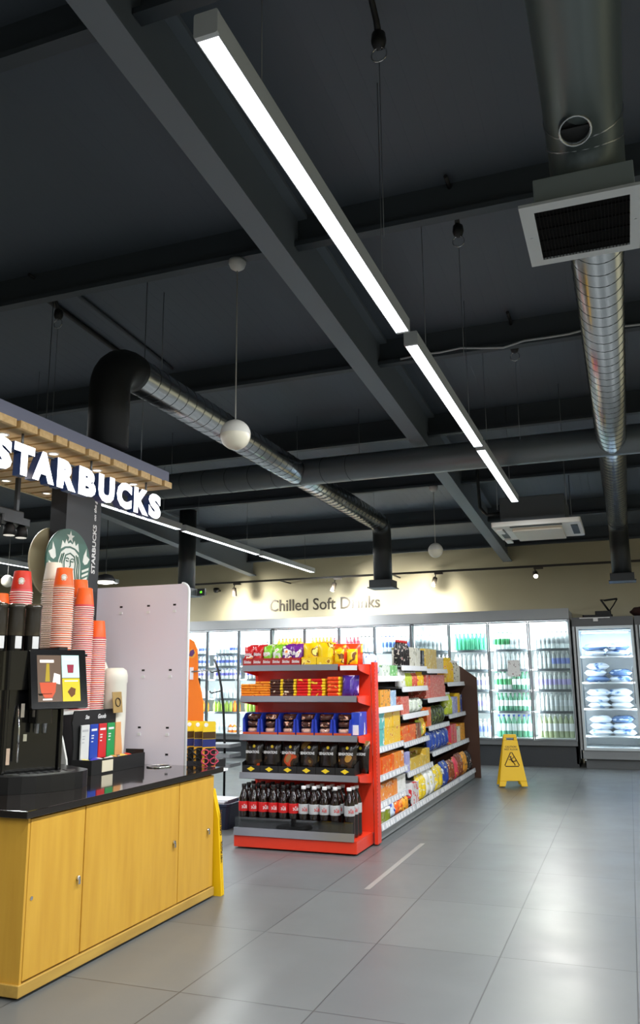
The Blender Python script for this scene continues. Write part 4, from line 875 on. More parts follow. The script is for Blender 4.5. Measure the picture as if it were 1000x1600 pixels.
fill(0, 3, [('carton', 'orange', 0.09, 0.2, 0.135, 6, 1), ('carton', 'orange white', 0.11, 0.2, 0.14, 3, 1)])
fill(0, 4, [('carton', 'orange white', 0.125, 0.2, 0.13, 5, 1), ('carton', 'white', 0.3, 0.2, 0.14, 1, 1)])
fill(0, 5, [('tub', 'lime', 0.14, 0.14, 0.11, 2, 1), ('bag', 'blue white', 0.15, 0.09, 0.13, 1, 1), ('bag', 'orange', 0.12, 0.09, 0.12, 2, 1), ('bottle', 'amber', 0.09, 0.09, 0.14, 2, 1), ('tub', 'black', 0.09, 0.09, 0.1, 1, 1)])
fill(1, 0, [('bottle', 'black', 0.075, 0.075, 0.25, 5, 1, -0.0), ('carton', 'cream', 0.2, 0.2, 0.19, 2, 1, 0.02), ('carton', 'black', 0.055, 0.15, 0.17, 3, 1)])
fill(1, 1, [('bottle', 'white', 0.065, 0.065, 0.17, 3, 1), ('bottle', 'lime', 0.065, 0.065, 0.15, 4, 1), ('bottle', 'pink red', 0.065, 0.065, 0.15, 3, 1), ('bottle', 'yellow', 0.065, 0.065, 0.15, 4, 1)])
fill(1, 2, [('carton', 'pink red', 0.1, 0.15, 0.17, 3, 1), ('bag', 'white green', 0.2, 0.09, 0.14, 3, 1)])
fill(1, 3, [('carton', 'orange', 0.13, 0.2, 0.075, 4, 2), ('carton', 'brown', 0.1, 0.18, 0.15, 2, 1), ('bag', 'lime', 0.15, 0.09, 0.17, 1, 1), ('bag', 'yellow', 0.1, 0.09, 0.2, 1, 1)])
fill(1, 4, [('carton', 'lilac', 0.15, 0.15, 0.18, 1, 1), ('carton', 'gold', 0.22, 0.18, 0.09, 3, 1), ('carton', 'gold', 0.15, 0.18, 0.15, 1, 1)])
fill(1, 5, [('carton', 'red white', 0.27, 0.25, 0.2, 1, 1), ('bag', 'yellow white', 0.15, 0.09, 0.24, 2, 1, 0.02), ('bag', 'white', 0.2, 0.09, 0.25, 2, 1)])
fill(2, 0, [('carton', 'gold', 0.27, 0.2, 0.11, 2, 2), ('tub', 'cream', 0.1, 0.1, 0.14, 4, 1)])
fill(2, 1, [('carton', 'pink red', 0.155, 0.2, 0.125, 6, 2)])
fill(2, 2, [('carton', 'orange', 0.18, 0.2, 0.2, 1, 1), ('bag', 'dark green', 0.145, 0.09, 0.2, 5, 1)])
fill(2, 3, [('bag', 'deep blue', 0.16, 0.09, 0.21, 6, 1)])
fill(2, 4, [('bag', 'yellow white', 0.17, 0.09, 0.25, 2, 1), ('bag', 'deep blue', 0.16, 0.09, 0.26, 2, 1), ('bag', 'brown', 0.15, 0.09, 0.24, 2, 1)])
fill(3, 0, [('bottle', 'yellow', 0.12, 0.12, 0.3, 4, 1), ('bottle', 'cream', 0.1, 0.1, 0.27, 4, 1)])
fill(3, 1, [('bottle', 'lime', 0.11, 0.11, 0.26, 3, 1), ('carton', 'lilac', 0.14, 0.15, 0.2, 2, 1), ('carton', 'yellow', 0.13, 0.15, 0.24, 1, 1), ('carton', 'deep blue', 0.13, 0.15, 0.22, 1, 1)])
fill(3, 2, [('carton', 'rose', 0.16, 0.18, 0.22, 2, 1), ('carton', 'cream', 0.2, 0.18, 0.18, 1, 1), ('carton', 'amber', 0.18, 0.18, 0.2, 2, 1)])
fill(3, 3, [('bag', 'rose', 0.14, 0.09, 0.25, 1, 1), ('bag', 'brown', 0.15, 0.09, 0.27, 2, 1), ('bag', 'amber', 0.14, 0.09, 0.26, 2, 1), ('bag', 'black', 0.14, 0.09, 0.25, 2, 1)])

# ================================================================== coffee counter
def m_wood(name, c1, c2, scale, rough=0.4):
    m = mat(name, c1, rough); n, l, b = nodes(m)
    tc = n.new('ShaderNodeTexCoord'); mp = n.new('ShaderNodeMapping'); mp.inputs['Scale'].default_value = scale
    l.new(tc.outputs['Object'], mp.inputs['Vector']); ns = n.new('ShaderNodeTexNoise'); ns.inputs['Scale'].default_value = 3; ns.inputs['Detail'].default_value = 5
    l.new(mp.outputs[0], ns.inputs['Vector']); r = n.new('ShaderNodeValToRGB'); r.color_ramp.elements[0].color = lin(c2); r.color_ramp.elements[1].color = lin(c1)
    r.color_ramp.elements[0].position = 0.3; r.color_ramp.elements[1].position = 0.7
    l.new(ns.outputs['Fac'], r.inputs[0]); l.new(r.outputs[0], b.inputs['Base Color'])
    return m
M_OAK = m_wood('counter_oak', (214, 166, 62), (200, 150, 52), (6, 6, 0.6), 0.35)
M_SLAT = m_wood('slat_oak', (228, 192, 134), (210, 168, 108), (1.0, 14, 14), 0.45)
XF = -2.467
t = thing('counter_cabinet', 'oak coloured coffee counter cabinet with three plain doors', 'cabinet', (XF, 3.005, 0)); Lc = 1.7
obj('carcass', B().box(-0.93, -0.02, 0.0, Lc, 0.06, 0.716), M_OAK, t)
obj('plinth', B().box(-0.93, 0.006, -0.012, Lc + 0.004, 0.012, 0.06), m_wood('plinth_oak', (196, 158, 74), (170, 134, 62), (6, 1, 6), 0.5), t, bevel=0.003)
obj('corner_post', B().box(-0.02, -0.002, 0.0, 0.014, 0.06, 0.716), M_OAK, t)
for (a, c, lk) in ((0.017, 0.397, 0.36), (0.405, 1.272, 1.222), (1.28, 1.692, 1.622)):
    d = obj('door', B().box(-0.018, 0.0, a, c, 0.068, 0.708), M_OAK, t, bevel=0.0015)
    b = B().lathe([(0.011, 0), (0.011, 0.01), (0.007, 0.012)], (0, 0, 0), 14, M=Matrix.Translation((0, lk, 0.398)) @ Euler((0, PI / 2, 0)).to_matrix().to_4x4()); b.rbox(0.008, 0.013, lk - 0.009, lk + 0.007, 0.372, 0.395, 0.003, axis='x')
    obj('lock', b, M_CHROME, d)
b = B().lathe([(0.008, 0), (0.008, 0.003)], (0, 0, 0), 12, M=Matrix.Translation((0, 0.045, 0.385)) @ Euler((0, PI / 2, 0)).to_matrix().to_4x4()); obj('blank_cap', b, M_CHROME, t)
def m_granite():
    m = mat('worktop_granite', (30, 25, 22), 0.08, coat=0.5); return m
tag(obj('worktop', B().box(-3.42, -2.452, 2.975, 4.80, 0.717, 0.748), m_granite(), bevel=0.003), 'polished black worktop lying along the coffee counter', 'worktop')
ZW = 0.7485
# coffee machine
t = thing('coffee_machine', 'black bean to cup coffee machine with a lit touch screen', 'coffee machine', (-2.945, 3.605, ZW), -0.5)
# local: x = out of the front, y = along the front
pts = []
for k in range(13):
    a = -PI / 2 + PI * k / 12; pts.append((0.11 + 0.135 * math.cos(a), 0.235 * math.sin(a)))
pts = [(-0.25, -0.26)] + [(0.06, -0.26)] + [(0.06 + 0.16 * math.cos(a), 0.26 * math.sin(a)) for a in [(-80 + 16 * k) * PI / 180 for k in range(11)]] + [(0.06, 0.26), (-0.25, 0.26)]
obj('drip_base', B().prism(pts, 'z', 0.0, 0.083, smooth=False), mat('machine_base', (26, 26, 27), 0.3), t, bevel=0.005)
gp = [(0.075 + 0.115 * math.cos(a), 0.185 * math.sin(a)) for a in [(-90 + 15 * k) * PI / 180 for k in range(13)]]
obj('drip_grid', B().prism(gp, 'z', 0.084, 0.088), M_STEEL, t)
b = B()
for k in range(7): b.box(0.085, 0.165 - 0.012 * abs(k - 3), -0.12 + k * 0.04 - 0.004, -0.12 + k * 0.04 + 0.004, 0.0878, 0.09)
obj('grid_slots', b, M_MATTE, t)
obj('body', B().rbox(-0.25, 0.03, -0.2, 0.13, 0.07, 0.7, 0.02).rbox(-0.25, 0.06, -0.2, 0.13, 0.5, 0.7, 0.02), M_BLACK, t)
for yy in (0.115, -0.18): obj('side_rail', B().rbox(0.03, 0.05, yy - 0.01, yy + 0.01, 0.08, 0.5, 0.006), M_BLACK, t)
obj('spout', B().rbox(0.03, 0.13, -0.06, 0.03, 0.33, 0.48, 0.012), M_BLACK, t)
obj('spout_tip', B().lathe([(0.012, 0), (0.014, 0.05), (0.02, 0.06)], (0.09, -0.035, 0.28), 12).lathe([(0.012, 0), (0.014, 0.05), (0.02, 0.06)], (0.09, 0.005, 0.28), 12), M_STEEL, t)
obj('steam_pipe', B().tube([(0.05, -0.12, 0.42), (0.07, -0.12, 0.3), (0.07, -0.12, 0.14)], 0.006, 8), M_CHROME, t)
obj('grey_badge', B().box(0.0305, 0.034, 0.05, 0.15, 0.395, 0.435), mat('badge_grey', (150, 156, 162), 0.35), t)
for (y, z, hh, c) in ((-0.1, 0.36, 0.07, (226, 214, 196)), (-0.08, 0.24, 0.035, (210, 206, 180)), (-0.17, 0.13, 0.08, (206, 180, 156))):
    obj('sticker', B().box(0.0505 if y < -0.15 else 0.0305, 0.0515 if y < -0.15 else 0.0325, y, y + 0.018, z, z + hh), mat('stk%d' % int(z * 100), c, 0.5), t)
# tilted screen
M = Matrix.Translation((0.11, 0.045, 0.555)) @ Euler((0, -0.22, 0)).to_matrix().to_4x4()
sc_ = obj('screen_housing', B().rbox(-0.03, 0.0, -0.135, 0.17, -0.155, 0.155, 0.008, axis='x', M=M), M_BLACK, t)
def sq(b, y0, y1, z0, z1, x=0.001, m=0): return b.add([M @ Vector((xx, y, z)) for xx in (x - 0.001, x) for (y, z) in ((y0, z0), (y1, z0), (y1, z1), (y0, z1))], [(0, 1, 2, 3), (7, 6, 5, 4), (0, 4, 5, 1), (1, 5, 6, 2), (2, 6, 7, 3), (3, 7, 4, 0)], m)
def scr(n, c, e=0.75): return mat('scr_' + n, c, 0.2, emit=e)
obj('display', sq(sq(sq(B(), -0.1, 0.03, -0.12, 0.125, 0.001, 0), 0.033, 0.13, 0.004, 0.125, 0.001, 1), 0.033, 0.13, -0.12, 0.001, 0.001, 2), [scr('brown', (88, 72, 60)), scr('mint', (176, 214, 206)), scr('mustard', (190, 168, 40))], sc_)
b = B(); sq(b, -0.085, -0.01, 0.085, 0.1, 0.002, 1); b.prism([(-0.09, -0.02), (0.0, -0.02), (-0.007, -0.07), (-0.025, -0.1), (-0.065, -0.1), (-0.083, -0.07)], 'x', 0.001, 0.0025, 0, M); sq(b, -0.075, -0.025, -0.112, -0.104, 0.002, 1); b.prism([(-0.02, -0.02), (0.02, -0.03), (0.022, 0.02), (-0.01, 0.03)], 'x', 0.0012, 0.002, 1, M); b.prism([(-0.06, -0.015), (-0.035, -0.015), (-0.035, 0.08), (-0.05, 0.08)], 'x', 0.0012, 0.002, 2, M)
b.prism([(0.065, 0.03), (0.095, 0.03), (0.1, 0.075), (0.062, 0.075)], 'x', 0.001, 0.0025, 3, M); b.prism([(0.06, -0.07), (0.08, -0.1), (0.1, -0.085), (0.105, -0.055), (0.08, -0.045)], 'x', 0.001, 0.0025, 4, M)
sq(b, 0.05, 0.115, 0.1, 0.106, 0.002, 1); sq(b, 0.045, 0.12, -0.016, -0.01, 0.002, 1)
obj('screen_print', b, [scr('tea', (176, 74, 48)), scr('white', (232, 226, 218)), scr('leaf', (150, 128, 40)), scr('cup', (130, 44, 60)), scr('bean', (92, 58, 30))], sc_)
for k, y in enumerate((-0.2, -0.107, -0.014)):
    h_ = obj('bean_hopper', B().lathe([(0.043, 0), (0.044, 0.06), (0.044, 0.23), (0.047, 0.232), (0.047, 0.25), (0.036, 0.256)], (-0.1, y, 0.7), 22), mat('hopper_smoke', (58, 52, 42), 0.12, coat=0.5), t)
    obj('hopper_foot', B().lathe([(0.0445, 0.0), (0.0452, 0.085)], (-0.1, y, 0.7), 22, cap=False), M_BLACK, h_)
    obj('hopper_label', B().box(-0.0545, -0.05, y - 0.016, y + 0.018, 0.715, 0.78), C_WHITE, h_)
obj('top_lid', B().rbox(-0.24, 0.05, 0.075, 0.13, 0.7, 0.722, 0.01), M_MATTE, t)

# white riser behind the tray carries the cup stacks
M_RISER = mat('riser_white', (222, 222, 218), 0.4)
t = thing('cup_riser', 'white two level stand carrying the paper cup stacks', 'stand', (-3.22, 4.2, ZW))
obj('lower_shelf', B().box(-0.17, 0.075, -0.16, 0.335, 0.345, 0.36), M_RISER, t)
obj('upper_shelf', B().box(-0.18, 0.15, -0.27, -0.02, 0.685, 0.7), M_MATTE, t)
obj('side_panel', B().prism([(-0.17, 0), (0.165, 0), (0.15, 0.1), (0.12, 0.2), (0.09, 0.28), (0.075, 0.345), (-0.17, 0.345)], 'y', -0.175, -0.16), M_RISER, t)
obj('side_panel', B().box(-0.17, 0.0, 0.32, 0.335, 0, 0.345), M_RISER, t)
obj('upper_side_panel', B().box(-0.18, -0.02, -0.27, -0.255, 0, 0.685), M_RISER, t)
obj('upper_side_panel', B().box(-0.18, -0.02, -0.035, -0.02, 0.36, 0.685), M_RISER, t)
# paper cups
M_CUPO = mat('cup_orange', (248, 100, 30), 0.45); M_CUPR = mat('cup_red', (206, 48, 30), 0.45); M_CUPW = mat('cup_white', (232, 226, 212), 0.5); M_RIM = mat('cup_rim', (244, 232, 224), 0.5); M_RIB = mat('cup_band', (226, 128, 84), 0.5); M_RIBP = mat('cup_band_pink', (214, 78, 84), 0.5); M_RIBW = mat('cup_band_cream', (206, 196, 172), 0.5)
def cup_mesh(side, band, h=0.125, R=0.062):
    r0, r1 = R * 0.74, R * 0.96                            # upside down: mouth at the bottom
    pr = [(r1 * 0.97, 0.012), (R * 1.01, 0.011), (R * 1.03, 0.006), (R * 1.03, 0.003), (R, 0.0), (r1 * 0.94, 0.001), (r1 * 0.94, 0.003), (R * 0.99, 0.013), (r1, 0.0135), (r1 - 0.001, 0.02), (r0, h - 0.001), (r0 * 0.98, h), (r0 * 0.9, h), (r0 * 0.88, h - 0.006)]
    pr = pr[:7] + [(R * 0.98, 0.0062), (r1, 0.0065)] + pr[9:]
    b = B().lathe(pr[8:], seg=20, mats=[1, 0, 0, 0, 0], cap=False); b.lathe([(r0 * 0.88, h - 0.006), (0.001, h - 0.006)], seg=20, mats=[0], cap=False)
    b.lathe([(r1 * 0.93, 0.002), (R * 0.99, 0.0), (R * 1.03, 0.002), (R * 1.03, 0.0042), (R * 1.0, 0.006), (r1, 0.0066)], seg=20, mats=[2] * 5, cap=False)
    return mesh('cup', b, [side, band, M_RIM])
CM = {'orange': cup_mesh(M_CUPO, M_RIB), 'red': cup_mesh(M_CUPR, M_RIBP), 'white': cup_mesh(M_CUPW, M_RIBW), 'pinkband': cup_mesh(M_CUPO, M_RIBP)}
def logo_on_cup(cup, ang):
    b = B(); R = 0.054
    for (rr, mm, dz) in ((0.02, 0, 0.0005), (0.0165, 1, 0.0012), (0.011, 0, 0.0018)):
        n_ = 18; vs = [Vector((0, 0, 0))] + [Vector((rr * math.cos(2 * PI * k / n_), 0, rr * math.sin(2 * PI * k / n_))) for k in range(n_)]
        def wrap(v): a = ang + v.x / R; z = 0.065 + v.z; r_ = 0.0595 - (0.0595 - 0.0459) * z / 0.125 + dz; return (r_ * math.cos(a), r_ * math.sin(a), z)
        b.add([wrap(v) for v in vs], [(0, k + 1, (k + 1) % n_ + 1) for k in range(n_)], mm)
    obj('cup_emblem', b, [C_WHITE, M_RIBW], cup)
def stack(x, y, z0, n, pitch, kind, sname, top=None, lean=(0, 0), emblem=None, size=1.0):
    for k in range(n):
        kd = top if (top and k == n - 1) else kind
        o = bpy.data.objects.new('paper_cup', CM[kd]); COL.objects.link(o)
        o.location = (x + lean[0] * k * pitch + random.uniform(-0.0012, 0.0012), y + lean[1] * k * pitch + random.uniform(-0.0012, 0.0012), z0 + k * pitch); o.scale = (size, size, 1); o.rotation_euler = (0, 0, random.uniform(0, 6))
        tag(o, 'paper cup, %s from the top, %s' % (nth(n - k), sname), 'paper cup', 'stacked paper cups')
        if k == n - 1 and emblem is not None:
            o.rotation_euler = (0, 0, 0); logo_on_cup(o, emblem)
ZU, ZL = ZW + 0.701, ZW + 0.361; PT = 0.0132; CA = -0.93
stack(-3.3, 4.10, ZU, 34, PT, 'white', 'white stack before the green logo', lean=(0.0, 0.03))
stack(-3.15, 4.026, ZU, 30, PT, 'orange', 'orange stack right of the white stack', emblem=CA)
stack(-3.315, 4.40, ZL, 54, PT, 'pinkband', 'orange stack half hidden behind two others')
stack(-3.22, 4.328, ZL, 49, PT, 'pinkband', 'frontmost tall orange stack by the panel')
stack(-3.215, 4.475, ZL, 34, PT, 'pinkband', 'short orange stack against the panel', size=0.93)
stack(-3.2, 3.72, ZW + 0.702, 26, PT, 'red', 'red stack on the coffee machine', emblem=CA)
stack(-3.27, 3.63, ZW + 0.702, 16, PT, 'orange', 'low orange stack behind the hoppers', emblem=CA)
# rounded white dispenser
t = thing('lid_dispenser', 'rounded white plastic dispenser behind the sachet rack', 'dispenser', (-3.17, 4.625, ZW))
obj('body', B().lathe([(0.072, 0), (0.072, 0.02), (0.078, 0.3), (0.078, 0.52), (0.082, 0.53), (0.082, 0.575), (0.074, 0.605), (0.05, 0.622)], seg=26), mat('dispenser_white', (238, 236, 222), 0.35), t)
obj('dome', B().lathe([(0.05, 0.0), (0.05, 0.55), (0.045, 0.62), (0.03, 0.66), (0.01, 0.67)], (-0.09, -0.03, 0), 20), mat('dispenser_white', (238, 236, 222), 0.35), t)
t = thing('brown_card', 'small brown card with a dark ring emblem before the white dispenser', 'card', (-3.075, 4.53, ZW + 0.36))
cb = B().box(-0.002, 0.002, -0.05, 0.05, -0.02, 0.11); obj('card', cb, mat('kraft', (170, 140, 84), 0.6), t, rot=(0, -0.12, 0))
obj('ring_emblem', B().tube([(0.006, 0.026 * math.cos(a * PI / 10), 0.045 + 0.026 * math.sin(a * PI / 10)) for a in range(20)], 0.0025, 5, closed=True), M_MATTE, t, rot=(0, -0.12, 0))
# sachet rack
t = thing('sachet_rack', 'black sachet rack with five coloured packets on the worktop', 'rack', (-2.975, 4.14, ZW)); Ly = 0.565
obj('back_board', B().prism([(0.0, 0.0), (0.525, 0.0), (0.525, 0.365), (0.012, 0.365), (0.0, 0.34), (-0.012, 0.3), (0.0, 0.25), (0.012, 0.16)], 'x', -0.15, -0.14), M_MATTE, t)
obj('tray', B().box(-0.14, 0.0, 0.0, Ly, 0.0, 0.006).box(-0.008, 0.0, 0.0, Ly, 0.006, 0.085).box(-0.14, -0.008, 0.0, 0.008, 0.006, 0.085).box(-0.14, -0.008, Ly - 0.008, Ly, 0.006, 0.105).box(-0.14, -0.008, 0.4, 0.406, 0.006, 0.07), M_MATTE, t)
b = B(); text(b, 'Ste', (-0.139, 0.13, 0.325), YP, ZP, 0.04, 0.025, 0.001, 0.03, 0.3); text(b, 'Goods', (-0.139, 0.28, 0.325), YP, ZP, 0.085, 0.028, 0.001, 0.03, 0.3)
obj('white_script', b, C_WHITE, t)
obj('white_card', B().box(0.0005, 0.004, 0.1, 0.21, 0.01, 0.075), mat('card_cream', (226, 216, 190), 0.5), t)
for k, (c, nm) in enumerate((((222, 224, 222), 'white'), ((34, 70, 176), 'blue'), ((214, 44, 50), 'red'), ((36, 156, 84), 'green'), ((232, 170, 110), 'peach'))):
    y = 4.14 + 0.055 + k * 0.088
    s = thing('tea_packet', '%s packet standing in the black sachet rack' % nm, 'packet', (-3.1, y, ZW + 0.075), 0, 'packets in the sachet rack')
    obj('packet', B().box(-0.006, 0.004, 0.0, 0.08, 0.0, 0.205), mat('pk_' + nm, c, 0.35), s, bevel=0.002)
    if nm != 'peach': obj('print_lines', B().box(0.004, 0.0052, 0.01, 0.066, 0.165, 0.178).box(0.004, 0.0052, 0.012, 0.036, 0.135, 0.142).box(0.004, 0.0052, 0.012, 0.034, 0.12, 0.127).box(0.004, 0.0052, 0.012, 0.03, 0.1, 0.106), mat('pkw_' + nm, (244, 244, 244) if nm != 'white' else (190, 192, 194), 0.4), s)
for k, (y, c, nm) in enumerate(((4.2, (232, 214, 110), 'yellow'), (4.27, (60, 60, 190), 'blue'), (4.34, (238, 238, 236), 'white'), (4.40, (236, 236, 230), 'cream'), (4.5, (232, 170, 90), 'orange'), (4.575, (240, 196, 90), 'amber'), (4.64, (214, 60, 30), 'red'))):
    o = obj('sachet', pillow(B(), 0.09, 0.05, 0.014, M=Euler((PI / 2, 0, 0)).to_matrix().to_4x4()), mat('sa_' + nm, c, 0.4), None, (-3.045 + 0.02 * (k % 2), y, ZW + 0.07), (0.25 if k % 2 else -0.2, 0.25, 0.6 * (k % 3) - 0.5)); tag(o, '%s sugar sachet lying in the front of the black sachet rack' % nm, 'sachet', 'sachets in the rack')
t = thing('cut_out_ring', 'chrome waste ring set in the worktop before the white panel', 'ring', (-2.85, 4.68, ZW))
obj('ring', B().tube([(0.075 * math.cos(k * PI / 14), 0.075 * math.sin(k * PI / 14), 0.003) for k in range(28)], 0.006, 8, closed=True), M_CHROME, t); obj('hole', B().lathe([(0.07, 0.0), (0.07, 0.0015)], seg=26), M_MATTE, t)

# white perforated panel behind the counter
t = thing('white_panel', 'tall pale lilac panel with small hook slots at the counter end', 'panel', (-3.12, 4.825, 0))
P = [(-0.42, 0.02), (0.365, 0.02), (0.365, 1.88)] + [(0.315 + 0.05 * math.cos(a * PI / 10), 1.88 + 0.05 * math.sin(a * PI / 10)) for a in range(1, 6)] + [(-0.42, 1.93)]
obj('board', B().prism(P, 'y', 0.0, 0.022), mat('panel_lilac', (240, 232, 242), 0.45), t)
obj('edge_trim', B().tube([(0.366, 0.011, 0.02), (0.366, 0.011, 1.88)] + [(0.315 + 0.051 * math.cos(a * PI / 10), 0.011, 1.88 + 0.051 * math.sin(a * PI / 10)) for a in range(1, 6)], 0.012, 8), C_WHITE, t)
obj('foot', B().box(-0.42, 0.365, -0.0, 0.13, 0.0, 0.02), M_GREY, t)
for (z, xs_) in ((1.79, (-0.16, 0.06, 0.265)), (1.355, (-0.19, 0.035, 0.245)), (0.98, (0.02, 0.235)), (0.81, (0.235,))):
    for x in xs_:
        obj('slot', B().box(x - 0.011, x + 0.011, -0.001, 0.0, z - 0.006, z + 0.006), M_MATTE, t)
        if z > 0.9: obj('clip', B().rbox(x - 0.012, x + 0.012, -0.004, 0.0, z - 0.052, z - 0.034, 0.003, axis='y'), C_WHITE, t)

# pillar and round logo boards
t = thing('display_pillar', 'slim black pillar with white vertical lettering under the canopy', 'pillar', (-3.44, 4.575, 0))
obj('post', B().box(-0.13, 0.0, -0.19, 0.19, 0.0, 2.59), mat('pillar_black', (44, 46, 50), 0.4), t)
b = B(); text(b, 'STARBUCKS', (0.0005, 0.125, 2.19), ZP, -YP, 0.345, 0.042, 0.001, 0.03); text(b, 'on the go', (0.0005, 0.125, 2.475), ZP, -YP, 0.17, 0.036, 0.001, 0.035, 0.25)
obj('pillar_lettering', b, mat('letter_white', (240, 240, 240), 0.4), t)
GREEN = mat('logo_green', (66, 108, 94), 0.4); LW = mat('logo_white', (232, 236, 228), 0.4)
t = thing('logo_disc', 'round green and white crowned figure board fixed to the black pillar', 'sign', (-3.425, 4.40, 2.055)); RD = 0.225
RXM = Matrix.Rotation(PI / 2, 4, 'Y')
obj('board', B().lathe([(RD, 0), (RD, 0.016)], seg=48, M=RXM), GREEN, t)
b = B(); X1 = 0.0165
def flat(pts, dx=0.0, m=0): b.prism([(y * RD, z * RD) for (y, z) in pts], 'x', X1 + dx, X1 + dx + 0.0015, m)
def star(cy, cz, ro, ri, dx=0.0): flat([(cy + (ro if k % 2 == 0 else ri) * math.sin(k * PI / 5), cz + (ro if k % 2 == 0 else ri) * math.cos(k * PI / 5)) for k in range(10)], dx)
star(0.0, 0.76, 0.19, 0.075)
flat([(-0.42, 0.36), (-0.36, 0.62), (-0.25, 0.52), (-0.19, 0.68), (-0.1, 0.55), (0.0, 0.6), (0.1, 0.55), (0.19, 0.68), (0.25, 0.52), (0.36, 0.62), (0.42, 0.36), (0.24, 0.45), (0, 0.49), (-0.24, 0.45)])
ov = lambda cy, cz, a, c, n_=28, s0=0, s1=2 * PI: [(cy + a * math.cos(s0 + (s1 - s0) * k / n_), cz + c * math.sin(s0 + (s1 - s0) * k / n_)) for k in range(n_)]
flat([(-0.52, -0.42), (-0.5, 0.02), (-0.4, 0.27), (-0.2, 0.4), (0, 0.43), (0.2, 0.4), (0.4, 0.27), (0.5, 0.02), (0.52, -0.42), (0.36, -0.95), (0, -0.98), (-0.36, -0.95)])
for s in (-1, 1):
    flat([(s * 0.62, 0.1), (s * 0.66, 0.3), (s * 0.78, 0.52), (s * 0.8, 0.3), (s * 0.95, 0.22), (s * 0.84, 0.06), (s * 0.72, 0.02)])
    for k in range(6):
        z = -0.06 - k * 0.14; e = math.sqrt(max(0.02, 0.92 - z * z)) * 0.97
        flat([(s * 0.6, z - 0.1), (s * e, z + 0.02), (s * e * 0.985, z - 0.06), (s * 0.6, z - 0.17)])
obj('white_figure', b, LW, t)
b = B()
def line(pts, r=0.0045): b.tube([(X1 + 0.003, y * RD, z * RD) for (y, z) in pts], r, 5)
for s in (-1, 1):
    line([(s * 0.2, 0.2), (s * 0.26, 0.0), (s * 0.24, -0.25), (s * 0.3, -0.5)]); line([(s * 0.28, 0.25), (s * 0.36, 0.02), (s * 0.34, -0.25), (s * 0.4, -0.55)]); line([(s * 0.36, 0.22), (s * 0.44, 0.0), (s * 0.43, -0.28), (s * 0.46, -0.5)])
    line([(s * 0.05, 0.1), (s * 0.12, 0.13), (s * 0.18, 0.1)], 0.004); line([(s * 0.06, 0.04), (s * 0.12, 0.03), (s * 0.17, 0.05)], 0.004)
line([(-0.2, 0.2), (0, 0.28), (0.2, 0.2)]); line([(0.02, 0.08), (0.035, -0.1), (-0.01, -0.13)], 0.004); line([(-0.07, -0.23), (0, -0.21), (0.07, -0.23)], 0.0045); line([(-0.17, -0.16), (-0.1, -0.32), (0, -0.38), (0.1, -0.32), (0.17, -0.16)])
obj('green_lines', b, GREEN, t)
t = thing('logo_disc', 'pale blank back of a second round board left of the green one', 'sign', (-3.60, 4.46, 2.075), 0.0)
obj('board', B().lathe([(0.235, 0), (0.235, 0.014)], seg=44, M=RXM), mat('board_back', (204, 192, 156), 0.5), t); obj('arm', B().rod((0.0, 0.1, 0.0), (0.035, 0.1, 0.0), 0.012, 8), M_MATTE, t)

# ------------------------------------------------------------------ canopy and illuminated letters
t = thing('canopy', 'slatted oak canopy with downlights and lilac grey fascia over the counter', 'canopy', (-2.87, 4.76, 2.585)); Y1_ = -2.6
M_FASC = mat('fascia_lilac', (118, 120, 140), 0.5)
obj('fascia', B().box(-0.03, -0.012, Y1_, -0.012, 0.04, 0.115).box(-0.98, -0.03, -0.03, -0.012, 0.04, 0.115), M_FASC, t)
obj('top_board', B().box(-0.98, -0.03, Y1_, -0.03, 0.045, 0.06), M_MATTE, t)
obj('rear_trim', B().box(-1.0, -0.98, Y1_, -0.012, -0.005, 0.06), mat('trim_cream', (214, 200, 160), 0.4), t)
edges = [4.76, 4.667, 4.64, 4.51, 4.483, 4.377, 4.35, 4.242, 4.215, 4.072, 4.045, 3.947, 3.92, 3.825, 3.797, 3.65, 3.625, 3.53, 3.51, 3.40, 3.375, 3.245, 3.22, 3.07, 3.05, 2.95, 2.93, 2.78, 2.76, 2.66, 2.64, 2.49, 2.47, 2.36, 2.34, 2.18]
for k in range(0, len(edges), 2):
    a, c = edges[k + 1] - 4.76, edges[k] - 4.76; ex = 0.006 if k % 4 == 0 else 0.0
    obj('slat', B().box(-0.98, 0.0 + ex, a, c, 0.0, 0.04), M_SLAT, t)
M_DL = mat('downlight_glow', (255, 236, 200), 0.4, emit=4)
for y in (2.47, 2.89, 3.304, 3.717, 4.134, 4.54):
    for x in (-3.03, -3.74):
        d = obj('downlight', B().tube([(x + 2.87 + 0.028 * math.cos(k * PI / 9), y - 4.76 + 0.028 * math.sin(k * PI / 9), -0.001) for k in range(18)], 0.005, 6, closed=True), C_WHITE, t)
        obj('lamp_lens', B().lathe([(0.024, -0.002), (0.024, 0.0)], (x + 2.87, y - 4.76, 0), 16), M_DL, d)
for y in (2.5, 4.5): 
    for x in (-3.75, -2.95): obj('hanger_rod', B().rod((x + 2.87, y - 4.76, 0.06), (x + 2.87, y - 4.76, zr(y) + DECK - 2.585), 0.003, 6), M_WIRE, t)
t = thing('illuminated_sign', 'large glowing white STARBUCKS letters hung under the canopy edge', 'sign', (-2.9, 3.09, 2.352))
M_LET = mat('letter_face', (250, 250, 255), 0.4, emit=2.6); M_LSIDE = mat('letter_side', (52, 76, 128), 0.4)
for i, (ch, a, c) in enumerate((('S', 3.085, 3.238), ('T', 3.25, 3.408), ('A', 3.397, 3.575), ('R', 3.598, 3.765), ('B', 3.79, 3.955), ('U', 3.98, 4.145), ('C', 4.17, 4.335), ('K', 4.36, 4.53), ('S', 4.533, 4.685))):
    b = B(); text(b, ch, (-0.05, (a + c) / 2 - 3.09, 0.083), YP, ZP, c - a, 0.168, 0.05, 0.066, side=1)
    obj('letter', b, [M_LET, M_LSIDE], t)
